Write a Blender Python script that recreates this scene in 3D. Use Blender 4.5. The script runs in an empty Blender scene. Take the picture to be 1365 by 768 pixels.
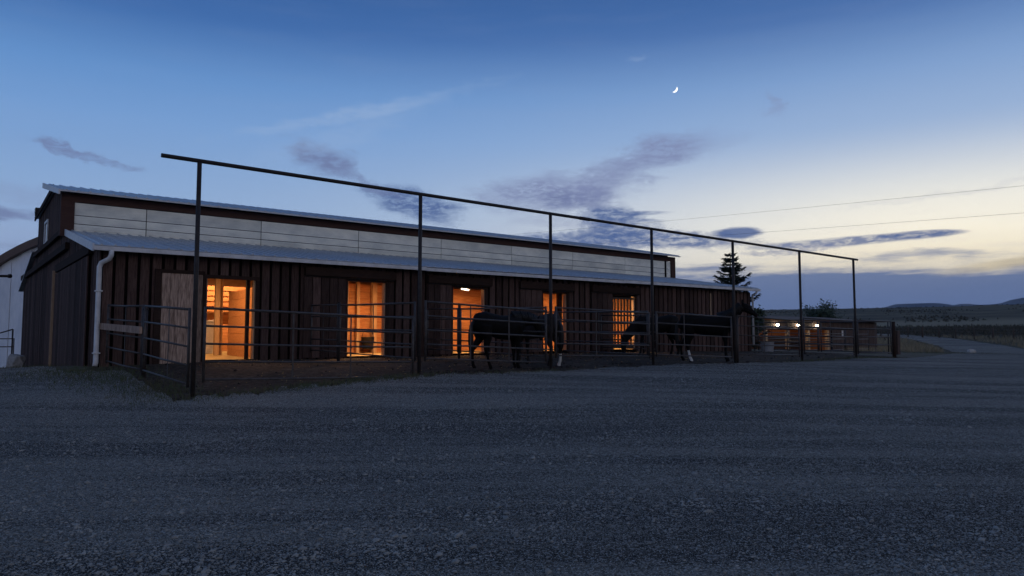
import bpy, bmesh, math, random
import numpy as np
from mathutils import Vector, Matrix

random.seed(7)
rng = np.random.default_rng(7)
sc = bpy.context.scene
COL = sc.collection
R = math.radians

def lin(r, g, b):
    def f(c):
        c /= 255.0
        return c / 12.92 if c <= 0.04045 else ((c + 0.055) / 1.055) ** 2.4
    return (f(r), f(g), f(b), 1.0)

# ------------------------------------------------------------------ camera, exposure
cam = bpy.data.cameras.new('camera')
cam.sensor_width = 36.0
cam.lens = 26.0
cam.clip_start = 0.05
cam.clip_end = 30000
camo = bpy.data.objects.new('camera', cam)
COL.objects.link(camo)
camo.location = (0, 0, 0)                      # eye level is z = 0; the yard lies 1.6 m below it
camo.rotation_euler = (R(90 + 4.12), 0, 0)
sc.camera = camo
sc.view_settings.view_transform = 'Standard'
sc.view_settings.look = 'None'
sc.view_settings.exposure = 0.0
sc.view_settings.gamma = 1.0

# ------------------------------------------------------------------ world: dusk sky
class NT:
    """tiny helper to write node trees"""
    def __init__(s, nt):
        s.nt = nt
    def n(s, typ, **kw):
        nd = s.nt.nodes.new(typ)
        for k, v in kw.items():
            setattr(nd, k, v)
        return nd
    def l(s, a, b):
        s.nt.links.new(a, b)
    def put(s, sock, v):
        if hasattr(v, 'is_output') or isinstance(v, bpy.types.NodeSocket):
            s.l(v, sock)
        else:
            sock.default_value = v
    def math(s, op, a, b=None, c=None, clamp=False):
        m = s.n('ShaderNodeMath', operation=op)
        m.use_clamp = clamp
        s.put(m.inputs[0], a)
        if b is not None: s.put(m.inputs[1], b)
        if c is not None: s.put(m.inputs[2], c)
        return m.outputs[0]
    def mix(s, fac, a, b, blend='MIX'):
        m = s.n('ShaderNodeMix', data_type='RGBA', blend_type=blend)
        s.put(m.inputs[0], fac); s.put(m.inputs[6], a); s.put(m.inputs[7], b)
        return m.outputs[2]
    def ramp(s, fac, stops, interp='LINEAR'):
        r = s.n('ShaderNodeValToRGB')
        r.color_ramp.interpolation = interp
        e = r.color_ramp.elements
        while len(e) < len(stops): e.new(0.5)
        for el, (p, c) in zip(e, stops):
            el.position = p; el.color = c
        s.put(r.inputs[0], fac)
        return r.outputs[0]
    def mr(s, v, a, b, c=0.0, d=1.0, kind='SMOOTHSTEP'):
        m = s.n('ShaderNodeMapRange', interpolation_type=kind)
        s.put(m.inputs['Value'], v)
        m.inputs['From Min'].default_value = a; m.inputs['From Max'].default_value = b
        m.inputs['To Min'].default_value = c; m.inputs['To Max'].default_value = d
        return m.outputs[0]
    def noise(s, vec, scale, detail=4, rough=0.55, out='Fac', dist=0.0):
        t = s.n('ShaderNodeTexNoise')
        if vec is not None: s.l(vec, t.inputs['Vector'])
        t.inputs['Scale'].default_value = scale
        t.inputs['Detail'].default_value = detail
        t.inputs['Roughness'].default_value = rough
        t.inputs['Distortion'].default_value = dist
        return t.outputs[out]

SUN_AZ, SUN_EL = 37.0, 1.0        # degrees right of the view direction, above the horizon

world = bpy.data.worlds.new('World')
sc.world = world
world.use_nodes = True
wt = world.node_tree
wt.nodes.clear()
w = NT(wt)
tc = w.n('ShaderNodeTexCoord')
sep = w.n('ShaderNodeSeparateXYZ')
w.l(tc.outputs['Generated'], sep.inputs[0])
X, Y, Z = sep.outputs
AZ = w.math('MULTIPLY', w.math('ARCTAN2', X, Y), 57.29578)
EL = w.math('MULTIPLY', w.math('ARCSINE', Z), 57.29578)
# clear dusk sky: elevation ramp, one scale for all azimuths
base = w.ramp(w.math('DIVIDE', EL, 90.0, clamp=True), [
    (0.0, lin(150, 168, 205)), (0.07, lin(158, 182, 222)), (0.105, lin(150, 183, 226)), (0.14, lin(134, 172, 222)),
    (0.17, lin(121, 165, 221)), (0.205, lin(102, 151, 212)), (0.25, lin(65, 112, 178)), (0.29, lin(55, 98, 161)),
    (0.45, lin(66, 101, 156)), (0.7, lin(76, 104, 150)), (1.0, lin(78, 104, 150))])
# physical twilight sky as part of the blend
nish = w.n('ShaderNodeTexSky')
nish.sky_type = 'NISHITA'
nish.sun_disc = False
nish.sun_elevation = R(SUN_EL)
nish.sun_rotation = R(SUN_AZ)
nish.air_density = 1.0
nish.ozone_density = 2.0
nsky = w.mix(1.0, nish.outputs[0], (0.10, 0.10, 0.10, 1), 'MULTIPLY')
skyc = w.mix(0.06, base, nsky)
# brighter neutral low sky, added out of view to light the barn front
back = w.math('MULTIPLY', w.mr(w.math('ABSOLUTE', AZ), 55.0, 110.0), w.mr(w.math('COSINE', w.math('MULTIPLY', w.math('SUBTRACT', AZ, 112.0), 0.0174533)), -0.45, 0.75, 0.22, 1.0))
fill_band = w.math('MULTIPLY', w.mr(EL, 1.0, 7.0, 0.6, 1.0), w.mr(EL, 14.0, 48.0, 1.0, 0.0))
skyc = w.mix(w.math('MULTIPLY', back, fill_band), skyc, lin(212, 204, 206))
# paler towards the west, then the warm afterglow low down
dza = w.math('SUBTRACT', AZ, 33.0)
gl1 = w.math('EXPONENT', w.math('MULTIPLY', w.math('POWER', w.math('DIVIDE', dza, 40.0), 2.0), -1.0))
hi = w.mr(EL, 8.0, 25.0, 1.0, 0.0)
skyc = w.mix(w.math('MULTIPLY', w.math('MULTIPLY', gl1, hi), 0.60), skyc, lin(206, 220, 236))
hi3 = w.mr(EL, 18.0, 40.0, 1.0, 0.0)
skyc = w.mix(w.math('MULTIPLY', w.math('MULTIPLY', gl1, hi3), 0.06), skyc, lin(150, 165, 190))
gl2 = w.math('EXPONENT', w.math('MULTIPLY', w.math('POWER', w.math('DIVIDE', dza, 27.0), 2.0), -1.0))
hi2 = w.mr(EL, 6.0, 15.5, 1.0, 0.0)
skyc = w.mix(w.math('MULTIPLY', w.math('MULTIPLY', gl2, hi2), 1.0), skyc, tuple(c * 1.27 for c in lin(255, 246, 222)[:3]) + (1,))
hi4 = w.mr(EL, 4.0, 8.5, 1.0, 0.0)
skyc = w.mix(w.math('MULTIPLY', w.math('MULTIPLY', gl2, hi4), 0.5), skyc, lin(238, 214, 160))
# clouds, in degrees of azimuth and elevation
comb = w.n('ShaderNodeCombineXYZ')
w.l(AZ, comb.inputs[0]); w.l(EL, comb.inputs[1])
AE = comb.outputs[0]
stretch = w.n('ShaderNodeVectorMath', operation='MULTIPLY')
w.l(AE, stretch.inputs[0]); stretch.inputs[1].default_value = (0.45, 1.3, 1)
n_big = w.noise(stretch.outputs[0], 0.55, 6, 0.6)
n_fine = w.noise(stretch.outputs[0], 2.4, 7, 0.68, dist=0.4)
stretch2 = w.n('ShaderNodeVectorMath', operation='MULTIPLY')
w.l(AE, stretch2.inputs[0]); stretch2.inputs[1].default_value = (0.12, 1.0, 1)
n_streak = w.noise(stretch2.outputs[0], 0.9, 5, 0.55)
mixn = w.math('ADD', w.math('MULTIPLY', n_big, 0.55), w.math('MULTIPLY', n_fine, 0.55))
# thin high veil
veil = w.math('MULTIPLY', w.mr(n_streak, 0.45, 0.75), w.mr(EL, 4.0, 11.0, 0.22, 0.03))
skyc = w.mix(veil, skyc, lin(175, 185, 208))

DARK = lin(80, 104, 155); PURP = lin(132, 143, 182); GREY = lin(112, 124, 165); PALE = lin(168, 190, 222)
clouds = [  # az, el, half width, half height, tilt, raggedness, opacity, colour, edge softness
    (17.2, 8.0, 1.50, 0.36, 0, 0.7, 0.92, DARK, 0.8),
    (11.0, 7.75, 6.0, 0.62, -3, 1.0, 0.92, DARK, 0.9),
    (4.5, 7.45, 5.0, 0.75, 0, 1.0, 0.85, DARK, 1.0),
    (24.5, 7.05, 5.6, 0.28, 1.5, 0.9, 0.85, DARK, 0.9),
    (29.0, 7.25, 2.4, 0.22, 0, 0.8, 0.85, DARK, 0.9),
    (21.0, 6.6, 3.0, 0.22, 3, 1.0, 0.6, GREY, 1.0),
    (7.6, 9.6, 1.9, 0.70, 0, 1.0, 0.95, DARK, 1.0),
    (9.6, 9.75, 2.2, 0.16, 0, 0.6, 0.75, DARK, 1.2),
    (9.2, 9.25, 2.0, 0.14, -2, 0.6, 0.7, DARK, 1.2),
    (8.4, 8.55, 2.6, 0.62, 0, 1.0, 0.85, DARK, 1.1),
    (3.4, 11.4, 5.6, 1.35, 4, 1.6, 0.95, PURP, 1.5),
    (4.6, 11.0, 2.8, 0.7, 0, 1.6, 0.75, GREY, 1.5),
    (7.6, 12.6, 3.6, 1.1, 24, 2.0, 0.75, PURP, 1.6),
    (11.6, 14.2, 3.0, 1.2, 8, 2.0, 0.88, PURP, 1.5),
    (14.5, 14.8, 3.0, 0.9, 0, 2.0, 0.35, PURP, 1.8),
    (3.0, 9.2, 3.5, 0.5, 0, 1.8, 0.35, PURP, 1.6),
    (-14.6, 13.6, 2.2, 1.05, -16, 1.8, 0.78, GREY, 1.5),
    (-13.2, 12.9, 2.6, 0.55, -24, 1.8, 0.5, GREY, 1.7),
    (-7.7, 10.5, 3.1, 1.1, -14, 1.2, 0.97, DARK, 1.2),
    (-10.2, 11.6, 1.9, 0.5, -26, 1.6, 0.62, GREY, 1.5),
    (-31.9, 12.75, 1.5, 0.30, -16, 1.0, 0.8, GREY, 1.2),
    (-29.2, 12.1, 1.9, 0.22, -10, 1.0, 0.6, GREY, 1.3),
    (-36.5, 8.2, 4.0, 0.45, -4, 1.0, 0.8, GREY, 1.0),
    (-34.0, 9.4, 5.0, 0.8, 0, 1.6, 0.3, PURP, 1.5),
    (-12.0, 17.0, 9.5, 0.45, 14, 1.6, 0.38, PALE, 1.8),
    (-13.0, 15.4, 6.0, 1.0, 20, 2.0, 0.20, PALE, 1.8),
    (19.9, 17.2, 0.6, 0.8, 30, 1.2, 0.45, PURP, 1.4),
    (9.6, 21.2, 1.1, 0.16, 4, 1.0, 0.2, PALE, 1.4),
    (28.6, 5.95, 2.0, 0.13, 0, 0.8, 0.4, GREY, 1.0),
    (30.5, 9.8, 6.0, 0.22, 4, 1.0, 0.12, GREY, 1.4),
    (-70.0, 12.0, 12.0, 1.6, 6, 2.2, 0.6, GREY, 1.2),
    (75.0, 9.0, 10.0, 0.9, -4, 2.0, 0.7, DARK, 1.0),
    (110.0, 14.0, 14.0, 2.0, 5, 2.2, 0.5, PURP, 1.2),
    (-130.0, 10.0, 15.0, 1.8, 3, 2.2, 0.6, GREY, 1.2),
    (160.0, 12.0, 14.0, 1.6, -5, 2.2, 0.5, GREY, 1.2),
]
nz = w.math('SUBTRACT', mixn, 0.55)
wsc = w.n('ShaderNodeVectorMath', operation='MULTIPLY')
w.l(AE, wsc.inputs[0]); wsc.inputs[1].default_value = (0.7, 1.25, 1)
wcol = w.noise(wsc.outputs[0], 0.55, 7, 0.66, out='Color')
wsub = w.n('ShaderNodeVectorMath', operation='SUBTRACT'); w.l(wcol, wsub.inputs[0]); wsub.inputs[1].default_value = (0.5, 0.5, 0.5)
wmul = w.n('ShaderNodeVectorMath', operation='MULTIPLY'); w.l(wsub.outputs[0], wmul.inputs[0]); wmul.inputs[1].default_value = (5.0, 1.7, 0)
wadd = w.n('ShaderNodeVectorMath', operation='ADD'); w.l(AE, wadd.inputs[0]); w.l(wmul.outputs[0], wadd.inputs[1])
AEW = wadd.outputs[0]
thin = w.mr(n_fine, 0.36, 0.60, 0.45, 1.0)
for (a, e, hw, hh, tilt, rag, op, colr, soft) in clouds:
    mp = w.n('ShaderNodeMapping', vector_type='TEXTURE')
    mp.inputs['Location'].default_value = (a, e, 0)
    mp.inputs['Rotation'].default_value = (0, 0, R(tilt))
    mp.inputs['Scale'].default_value = (hw, hh, 1)
    w.l(AEW if rag > 0.9 else AE, mp.inputs['Vector'])
    ln = w.n('ShaderNodeVectorMath', operation='LENGTH')
    w.l(mp.outputs[0], ln.inputs[0])
    d = w.math('MULTIPLY_ADD', nz, rag * 1.6, ln.outputs['Value'])
    al = w.mr(d, 1.30 - 0.55 * soft, 1.45, op, 0.0)
    if soft > 0.85: al = w.math('MULTIPLY', al, thin)
    skyc = w.mix(al, skyc, colr)
# low bank along the whole horizon, thicker to the west
bank_n = w.math('ADD', w.math('MULTIPLY', w.math('SUBTRACT', n_streak, 0.5), 5.5), w.math('MULTIPLY', nz, 1.3))
bank = w.mr(w.math('ADD', EL, bank_n), 4.6, 6.1, 1.0, 0.0)
bankc = w.ramp(w.math('DIVIDE', EL, 8.0, clamp=True), [(0.0, lin(80, 108, 160)), (0.35, lin(80, 110, 163)), (0.6, lin(98, 121, 166)), (0.9, lin(138, 148, 174))])
bankaz = w.mr(AZ, 2.0, 16.0, 0.55, 0.93)
skyc = w.mix(w.math('MULTIPLY', bank, bankaz), skyc, bankc)
# broken warm slits in the bank near the afterglow
slit = w.math('MULTIPLY', w.mr(w.math('ABSOLUTE', w.math('SUBTRACT', EL, w.math('ADD', 4.9, w.math('MULTIPLY', w.math('SUBTRACT', AZ, 33.0), 0.11)))), 0.12, 0.45, 1.0, 0.0), w.mr(AZ, 29.0, 34.0))
skyc = w.mix(w.math('MULTIPLY', slit, 0.7), skyc, lin(233, 214, 168))
bg = w.n('ShaderNodeBackground')
w.l(skyc, bg.inputs[0])
bg.inputs[1].default_value = 1.0
wo = w.n('ShaderNodeOutputWorld')
w.l(bg.outputs[0], wo.inputs[0])
world.cycles.sampling_method = 'MANUAL'
world.cycles.sample_map_resolution = 1024

# last glow of the sun that has just gone down: very weak and very soft
sun = bpy.data.lights.new('sun', 'SUN')
sun.energy = 0.006
sun.angle = R(90)
sun.color = (1.0, 0.86, 0.66)
suno = bpy.data.objects.new('sun', sun)
COL.objects.link(suno)
sd = Vector((math.sin(R(SUN_AZ)) * math.cos(R(4)), math.cos(R(SUN_AZ)) * math.cos(R(4)), math.sin(R(4))))
suno.rotation_euler = (-sd).to_track_quat('-Z', 'Y').to_euler()

# ------------------------------------------------------------------ materials
def material(name, c1, c2=None, rough=0.8, scale=6.0, stretch=(1, 1, 1), bump=0.0, bscale=40.0, metallic=0.0, rand=0.0,
             spec=0.3, detail=5, lo=0.35, hi=0.65):
    m = bpy.data.materials.new(name)
    m.use_nodes = True
    t = NT(m.node_tree)
    bs = m.node_tree.nodes['Principled BSDF']
    bs.inputs['Roughness'].default_value = rough
    bs.inputs['Metallic'].default_value = metallic
    bs.inputs['Specular IOR Level'].default_value = spec
    co = t.n('ShaderNodeTexCoord')
    oi = t.n('ShaderNodeObjectInfo')
    mp = t.n('ShaderNodeVectorMath', operation='MULTIPLY_ADD')
    t.l(co.outputs['Object'], mp.inputs[0])
    mp.inputs[1].default_value = stretch
    off = t.n('ShaderNodeVectorMath', operation='SCALE')
    off.inputs[0].default_value = (37.0, 19.0, 53.0)
    t.l(oi.outputs['Random'], off.inputs['Scale'])
    t.l(off.outputs[0], mp.inputs[2])
    v = mp.outputs[0]
    c2 = c2 or tuple(c * 0.6 for c in c1[:3]) + (1,)
    f = t.mr(t.noise(v, scale, detail, 0.6), lo, hi, kind='LINEAR')
    colr = t.mix(f, tuple(c1[:3]) + (1,), tuple(c2[:3]) + (1,))
    if rand:
        k = t.math('MULTIPLY_ADD', oi.outputs['Random'], 2 * rand, 1 - rand)
        hs = t.n('ShaderNodeHueSaturation')
        t.l(k, hs.inputs['Value']); t.l(colr, hs.inputs['Color'])
        colr = hs.outputs[0]
    t.l(colr, bs.inputs['Base Color'])
    if bump:
        b = t.n('ShaderNodeBump')
        b.inputs['Strength'].default_value = bump
        b.inputs['Distance'].default_value = 0.02
        t.l(t.noise(v, bscale, 4, 0.6), b.inputs['Height'])
        t.l(b.outputs[0], bs.inputs['Normal'])
    return m

def emitter(name, c, s):
    m = bpy.data.materials.new(name)
    m.use_nodes = True
    bs = m.node_tree.nodes['Principled BSDF']
    bs.inputs['Base Color'].default_value = (0.8, 0.8, 0.8, 1)
    bs.inputs['Emission Color'].default_value = tuple(c) + (1,)
    bs.inputs['Emission Strength'].default_value = s
    return m

M = {}
M['board'] = material('dark_stained_board', (0.102, 0.066, 0.057), (0.048, 0.029, 0.025), 0.8, 5, (9, 9, 0.7), 0.5, 30, rand=0.45, spec=0.08)
M['sheet'] = material('dark_sheathing', (0.010, 0.007, 0.0065), (0.006, 0.0045, 0.0045), 0.95, 5, spec=0.0)
M['trim'] = material('red_brown_trim', (0.078, 0.043, 0.036), (0.058, 0.033, 0.028), 0.8, 3, (1, 1, 6), spec=0.1)
M['darktrim'] = material('dark_brown_trim', (0.040, 0.025, 0.020), (0.028, 0.018, 0.015), 0.85, 4, (1, 6, 6), rand=0.15, spec=0.06)
M['oldwood'] = material('bare_weathered_plank', (0.46, 0.335, 0.26), (0.15, 0.10, 0.078), 0.85, 4, (8, 8, 0.8), 0.4, 25, rand=0.35, spec=0.1)
M['plank'] = material('inside_pine_plank', (0.54, 0.25, 0.10), (0.40, 0.165, 0.06), 0.7, 3.0, (1.0, 7, 7), 0.25, 20, rand=0.16)
M['post'] = material('pale_pine_post', (0.56, 0.38, 0.22), (0.44, 0.28, 0.15), 0.7, 5, (6, 6, 0.8), rand=0.1)
M['rafter'] = material('rafter_wood', (0.42, 0.25, 0.13), (0.32, 0.18, 0.09), 0.8, 4, (1, 1, 1), rand=0.15)
M['jamb'] = material('door_jamb_wood', (0.42, 0.30, 0.20), (0.30, 0.20, 0.13), 0.7, 5, (6, 6, 0.8))
M['straw'] = material('straw_floor', (0.42, 0.30, 0.14), (0.26, 0.18, 0.08), 0.95, 9, (1, 1, 1), 0.8, 60)
M['roof'] = material('galvanised_roof_sheet', (0.44, 0.47, 0.50), (0.34, 0.37, 0.40), 0.42, 2.0, (1, 4, 1), rand=0.07, spec=0.5, metallic=0.35)
M['white'] = material('white_painted_metal', (0.66, 0.67, 0.68), (0.52, 0.53, 0.54), 0.45, 4)
M['trans'] = material('off_white_wall_panel', (0.86, 0.87, 0.78), (0.60, 0.63, 0.59), 0.55, 1.1, (1.0, 1.0, 2.2), 0.15, 6, rand=0.10, spec=0.15, detail=7)  # paler cream patches painted in for light from inside, with dirt streaks
M['pipe'] = material('dark_rusty_pipe', (0.034, 0.028, 0.027), (0.020, 0.016, 0.015), 0.6, 12, (1, 1, 1), 0.15, 60, spec=0.3)
M['rail'] = material('galvanised_worn_rail', (0.075, 0.068, 0.066), (0.040, 0.033, 0.030), 0.5, 9, (1, 1, 1), spec=0.35)
M['glass'] = material('dark_window_glass', (0.05, 0.06, 0.08), (0.04, 0.05, 0.07), 0.08, 3, spec=0.5)
M['quonset'] = material('pale_blue_metal_cladding', (0.74, 0.80, 0.88), (0.60, 0.67, 0.76), 0.5, 2, (1, 1, 0.4), rand=0.08)
M['quonroof'] = material('brown_arch_roof', (0.14, 0.10, 0.085), (0.11, 0.08, 0.068), 0.6, 2)
M['shed'] = material('shed_brown_cladding', (0.085, 0.055, 0.045), (0.060, 0.040, 0.034), 0.8, 4, (2, 2, 0.5), rand=0.15)
M['stone'] = material('grey_stone', (0.36, 0.35, 0.33), (0.24, 0.235, 0.23), 0.9, 9, (1, 1, 1), 0.5, 20)
M['paleRock'] = material('pale_rock', (0.48, 0.46, 0.43), (0.34, 0.33, 0.31), 0.9, 7, (1, 1, 1), 0.5, 20)
M['tub'] = material('pale_plastic_tub', (0.33, 0.34, 0.36), (0.26, 0.27, 0.29), 0.5, 5)
M['black'] = material('black_rubber', (0.012, 0.012, 0.012), (0.008, 0.008, 0.008), 0.6, 5)
M['bark'] = material('bark', (0.085, 0.062, 0.048), (0.05, 0.036, 0.03), 0.95, 9, (4, 4, 1))
M['needle'] = material('spruce_needles', (0.030, 0.048, 0.034), (0.018, 0.030, 0.022), 0.7, 2.5)
M['leaf'] = material('bush_leaves', (0.045, 0.068, 0.034), (0.024, 0.038, 0.020), 0.7, 2.0)
M['brush'] = material('sage_brush', (0.078, 0.076, 0.058), (0.050, 0.048, 0.038), 0.9, 0.3)
M['grass'] = material('short_green_grass', (0.070, 0.092, 0.042), (0.085, 0.080, 0.045), 0.8, 1.5)
M['drygrass'] = material('dry_pale_grass', (0.30, 0.26, 0.17), (0.20, 0.17, 0.11), 0.9, 0.4)
M['pebble'] = material('gravel_stone', (0.36, 0.365, 0.34), (0.10, 0.105, 0.10), 0.85, 3.2, (1, 1, 1), detail=8, lo=0.25, hi=0.75)
M['clod'] = material('dark_dirt_clod', (0.035, 0.026, 0.020), (0.022, 0.017, 0.014), 0.95, 10)
M['concrete'] = material('grey_concrete', (0.34, 0.33, 0.31), (0.25, 0.245, 0.235), 0.9, 5, (1, 1, 1), 0.3, 30)
M['wire'] = material('power_wire', (0.10, 0.10, 0.10), (0.08, 0.08, 0.08), 0.6, 3)
M['hill'] = material('far_mountain_slopes', (0.030, 0.036, 0.042), (0.018, 0.024, 0.030), 0.95, 0.004, (1, 1, 2))
M['tube'] = emitter('lit_tube', (1.0, 0.80, 0.52), 9.0)
M['bulb'] = emitter('lit_bulb', (1.0, 0.86, 0.62), 60.0)
M['moon'] = emitter('moon_surface', (1.0, 0.93, 0.80), 1.4)

# ------------------------------------------------------------------ mesh helpers
class MB:
    def __init__(s):
        s.v = []; s.f = []; s.sm = []
    def box(s, x0, x1, y0, y1, z0, z1):
        b = len(s.v)
        s.v += [(x0, y0, z0), (x1, y0, z0), (x1, y1, z0), (x0, y1, z0), (x0, y0, z1), (x1, y0, z1), (x1, y1, z1), (x0, y1, z1)]
        s.f += [tuple(b + i for i in q) for q in ((0, 3, 2, 1), (4, 5, 6, 7), (0, 1, 5, 4), (1, 2, 6, 5), (2, 3, 7, 6), (3, 0, 4, 7))]
        s.sm += [False] * 6
        return s
    def hexa(s, pts):
        """8 corners, same order as box"""
        b = len(s.v)
        s.v += [tuple(p) for p in pts]
        s.f += [tuple(b + i for i in q) for q in ((0, 3, 2, 1), (4, 5, 6, 7), (0, 1, 5, 4), (1, 2, 6, 5), (2, 3, 7, 6), (3, 0, 4, 7))]
        s.sm += [False] * 6
        return s
    def tube(s, pts, rad, n=8, cap=True, squash=None):
        """round bar along pts; rad is a number or one per point; squash = list of (side, up) radii for ellipses in the x-z plane"""
        P = [Vector(p) for p in pts]
        b = len(s.v)
        up = None
        for i, p in enumerate(P):
            if i == 0: t = P[1] - P[0]
            elif i == len(P) - 1: t = P[-1] - P[-2]
            else: t = (P[i + 1] - P[i]).normalized() + (P[i] - P[i - 1]).normalized()
            t.normalize()
            if squash is not None:
                a1 = Vector((0, 1, 0)); a2 = t.cross(a1)
                if a2.length < 1e-4: a2 = Vector((0, 0, 1))
                a2.normalize()
            else:
                if up is None:
                    up = Vector((0, 0, 1)) if abs(t.z) < 0.9 else Vector((1, 0, 0))
                a1 = t.cross(up)
                a1.normalize(); a2 = a1.cross(t); a2.normalize(); up = a2
            if squash is not None: r1, r2 = squash[i]
            else: r1 = r2 = rad if not hasattr(rad, '__len__') else rad[i]
            for k in range(n):
                a = 2 * math.pi * k / n
                s.v.append(tuple(p + a1 * (math.cos(a) * r1) + a2 * (math.sin(a) * r2)))
        for i in range(len(P) - 1):
            for k in range(n):
                k2 = (k + 1) % n
                s.f.append((b + i * n + k, b + i * n + k2, b + (i + 1) * n + k2, b + (i + 1) * n + k)); s.sm.append(True)
        if cap:
            s.f.append(tuple(b + k for k in reversed(range(n)))); s.sm.append(False)
            e = b + (len(P) - 1) * n
            s.f.append(tuple(e + k for k in range(n))); s.sm.append(False)
        return s
    def quad(s, a, b_, c, d):
        b = len(s.v)
        s.v += [tuple(a), tuple(b_), tuple(c), tuple(d)]
        s.f.append((b, b + 1, b + 2, b + 3)); s.sm.append(False)
        return s
    def tri(s, a, b_, c):
        b = len(s.v)
        s.v += [tuple(a), tuple(b_), tuple(c)]
        s.f.append((b, b + 1, b + 2)); s.sm.append(False)
        return s
    def mesh(s, name, m):
        me = bpy.data.meshes.new(name)
        me.from_pydata(s.v, [], s.f)
        me.polygons.foreach_set('use_smooth', s.sm)
        me.materials.append(M[m] if isinstance(m, str) else m)
        me.update()
        return me
    def build(s, name, m, parent=None, loc=None, bevel=0.0):
        o = bpy.data.objects.new(name, s.mesh(name, m))
        COL.objects.link(o)
        if parent is not None: o.parent = parent
        if loc is not None: o.location = loc
        if bevel:
            bv = o.modifiers.new('bevel', 'BEVEL'); bv.width = bevel; bv.segments = 2; bv.limit_method = 'ANGLE'
        return o

def inst(name, me, parent, loc=(0, 0, 0), rot=(0, 0, 0), scale=(1, 1, 1)):
    o = bpy.data.objects.new(name, me)
    COL.objects.link(o)
    o.parent = parent; o.location = loc; o.rotation_euler = rot; o.scale = scale
    return o

def tag(o, label=None, cat=None, group=None, kind=None):
    if label: o['label'] = label
    if cat: o['category'] = cat
    if group: o['group'] = group
    if kind: o['kind'] = kind
    return o

def thing(name, label, cat, loc=(0, 0, 0), rz=0.0, group=None):
    o = bpy.data.objects.new(name, None)
    COL.objects.link(o)
    o.empty_display_size = 0.2
    o.location = loc; o.rotation_euler = (0, 0, rz)
    return tag(o, label, cat, group)

# ------------------------------------------------------------------ terrain
BA = math.atan2(0.613, 0.790)                 # heading of the barn's long wall
U = np.array([math.cos(BA), math.sin(BA)]); V = np.array([-math.sin(BA), math.cos(BA)])
C0 = np.array([-10.03, 17.97])                # near corner of the barn
def W(t, s, z=None):
    p = C0 + t * U + s * V
    return (float(p[0]), float(p[1])) if z is None else Vector((float(p[0]), float(p[1]), z))

ctrl = []
def cp(x, y, z): ctrl.append((x, y, z))
for x, y, z in [(0, 0, -1.62), (0, 5, -1.60), (-6, 4, -1.66), (6, 4, -1.58), (0, -15, -1.7), (-25, -10, -1.9), (25, -10, -1.7),
                (-14, 8, -1.55), (4, 10, -1.30), (12, 10, -1.40), (14, 18, -1.08), (24, 12, -1.30), (28, 25, -0.98), (30, 40, -0.82), (27.8, 45, -0.75),
                (-30, 20, -1.75), (-24, 35, -1.3), (-31, 45, -1.6), (-40, 60, -1.8), (42.9, 62, -0.70), (42.4, 70, -0.38), (39.6, 75, 0.15),
                (22, 55, -0.75), (20, 45, -0.60), (31, 60, -0.65), (50, 40, -1.0), (55, 20, -1.2), (0, 60, -0.5), (-15, 60, -1.0), (10, 75, -0.2), (33, 90, 0.9), (0, 90, 0.3), (60, 75, -0.1)]:
    cp(x, y, z)
for t, s, z in [(0.62, -6.1, -1.03), (5.37, -6.1, -0.75), (9.22, -6.1, -0.75), (13.05, -6.1, -0.68), (16.9, -6.1, -0.70), (20.8, -6.1, -0.71), (24.5, -6.1, -0.64), (27.4, -6.1, -0.69),
                (0, 0, -0.64), (2.5, 0, -0.55), (6.5, 0, -0.52), (10.3, 0, -0.48), (14.7, 0, -0.46), (18.2, 0, -0.44), (26.7, 0, -0.47), (0, 20.5, -1.20), (0, 10, -0.92), (14, -3, -0.58), (8, -3, -0.62), (22, -3, -0.56), (27, 12, -0.3), (14, 12, -0.6)]:
    x, y = W(t, s)
    cp(x, y, z)
ctrl = np.array(ctrl)
def tps_k(r2):
    return 0.5 * r2 * np.log(r2 + 1e-9)
def tps_fit(P, lam=2.0):
    n = len(P)
    d2 = ((P[:, None, :2] - P[None, :, :2]) ** 2).sum(-1)
    A = np.zeros((n + 3, n + 3)); A[:n, :n] = tps_k(d2) + lam * np.eye(n)
    A[:n, n] = 1; A[:n, n + 1:] = P[:, :2]; A[n, :n] = 1; A[n + 1:, :n] = P[:, :2].T
    return np.linalg.solve(A, np.concatenate([P[:, 2], np.zeros(3)]))
tw = tps_fit(ctrl)
rr = np.array([0, 75, 100, 150, 250, 330, 450, 520, 700, 1200, 6000.0])
rz_ = np.array([-1.0, -0.1, 0.9, 3.0, 7.0, 11.8, 18.2, 18.6, 11.0, 0.0, -20.0])
def ground_z(x, y):
    x = np.atleast_1d(np.asarray(x, float)); y = np.atleast_1d(np.asarray(y, float))
    xc = np.clip(x, -60, 80); yc = np.clip(y, -30, 100)
    d2 = (xc[:, None] - ctrl[None, :, 0]) ** 2 + (yc[:, None] - ctrl[None, :, 1]) ** 2
    zl = tps_k(d2) @ tw[:len(ctrl)] + tw[-3] + tw[-2] * xc + tw[-1] * yc
    r = np.hypot(x, y)
    az = np.arctan2(x, y)
    lump = (np.sin(x * 0.021 + 1.3) * np.cos(y * 0.017) + 0.6 * np.sin(x * 0.05 + y * 0.043)) * np.clip((r - 90) / 300, 0, 1) * 0.9
    zf = np.interp(r, rr, rz_) + lump
    k = np.clip((r - 70) / 35, 0, 1); k = k * k * (3 - 2 * k)
    return zl * (1 - k) + zf * k
def gz(x, y): return float(ground_z(x, y)[0])
def gts(t, s):
    x, y = W(t, s); return gz(x, y)

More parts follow.
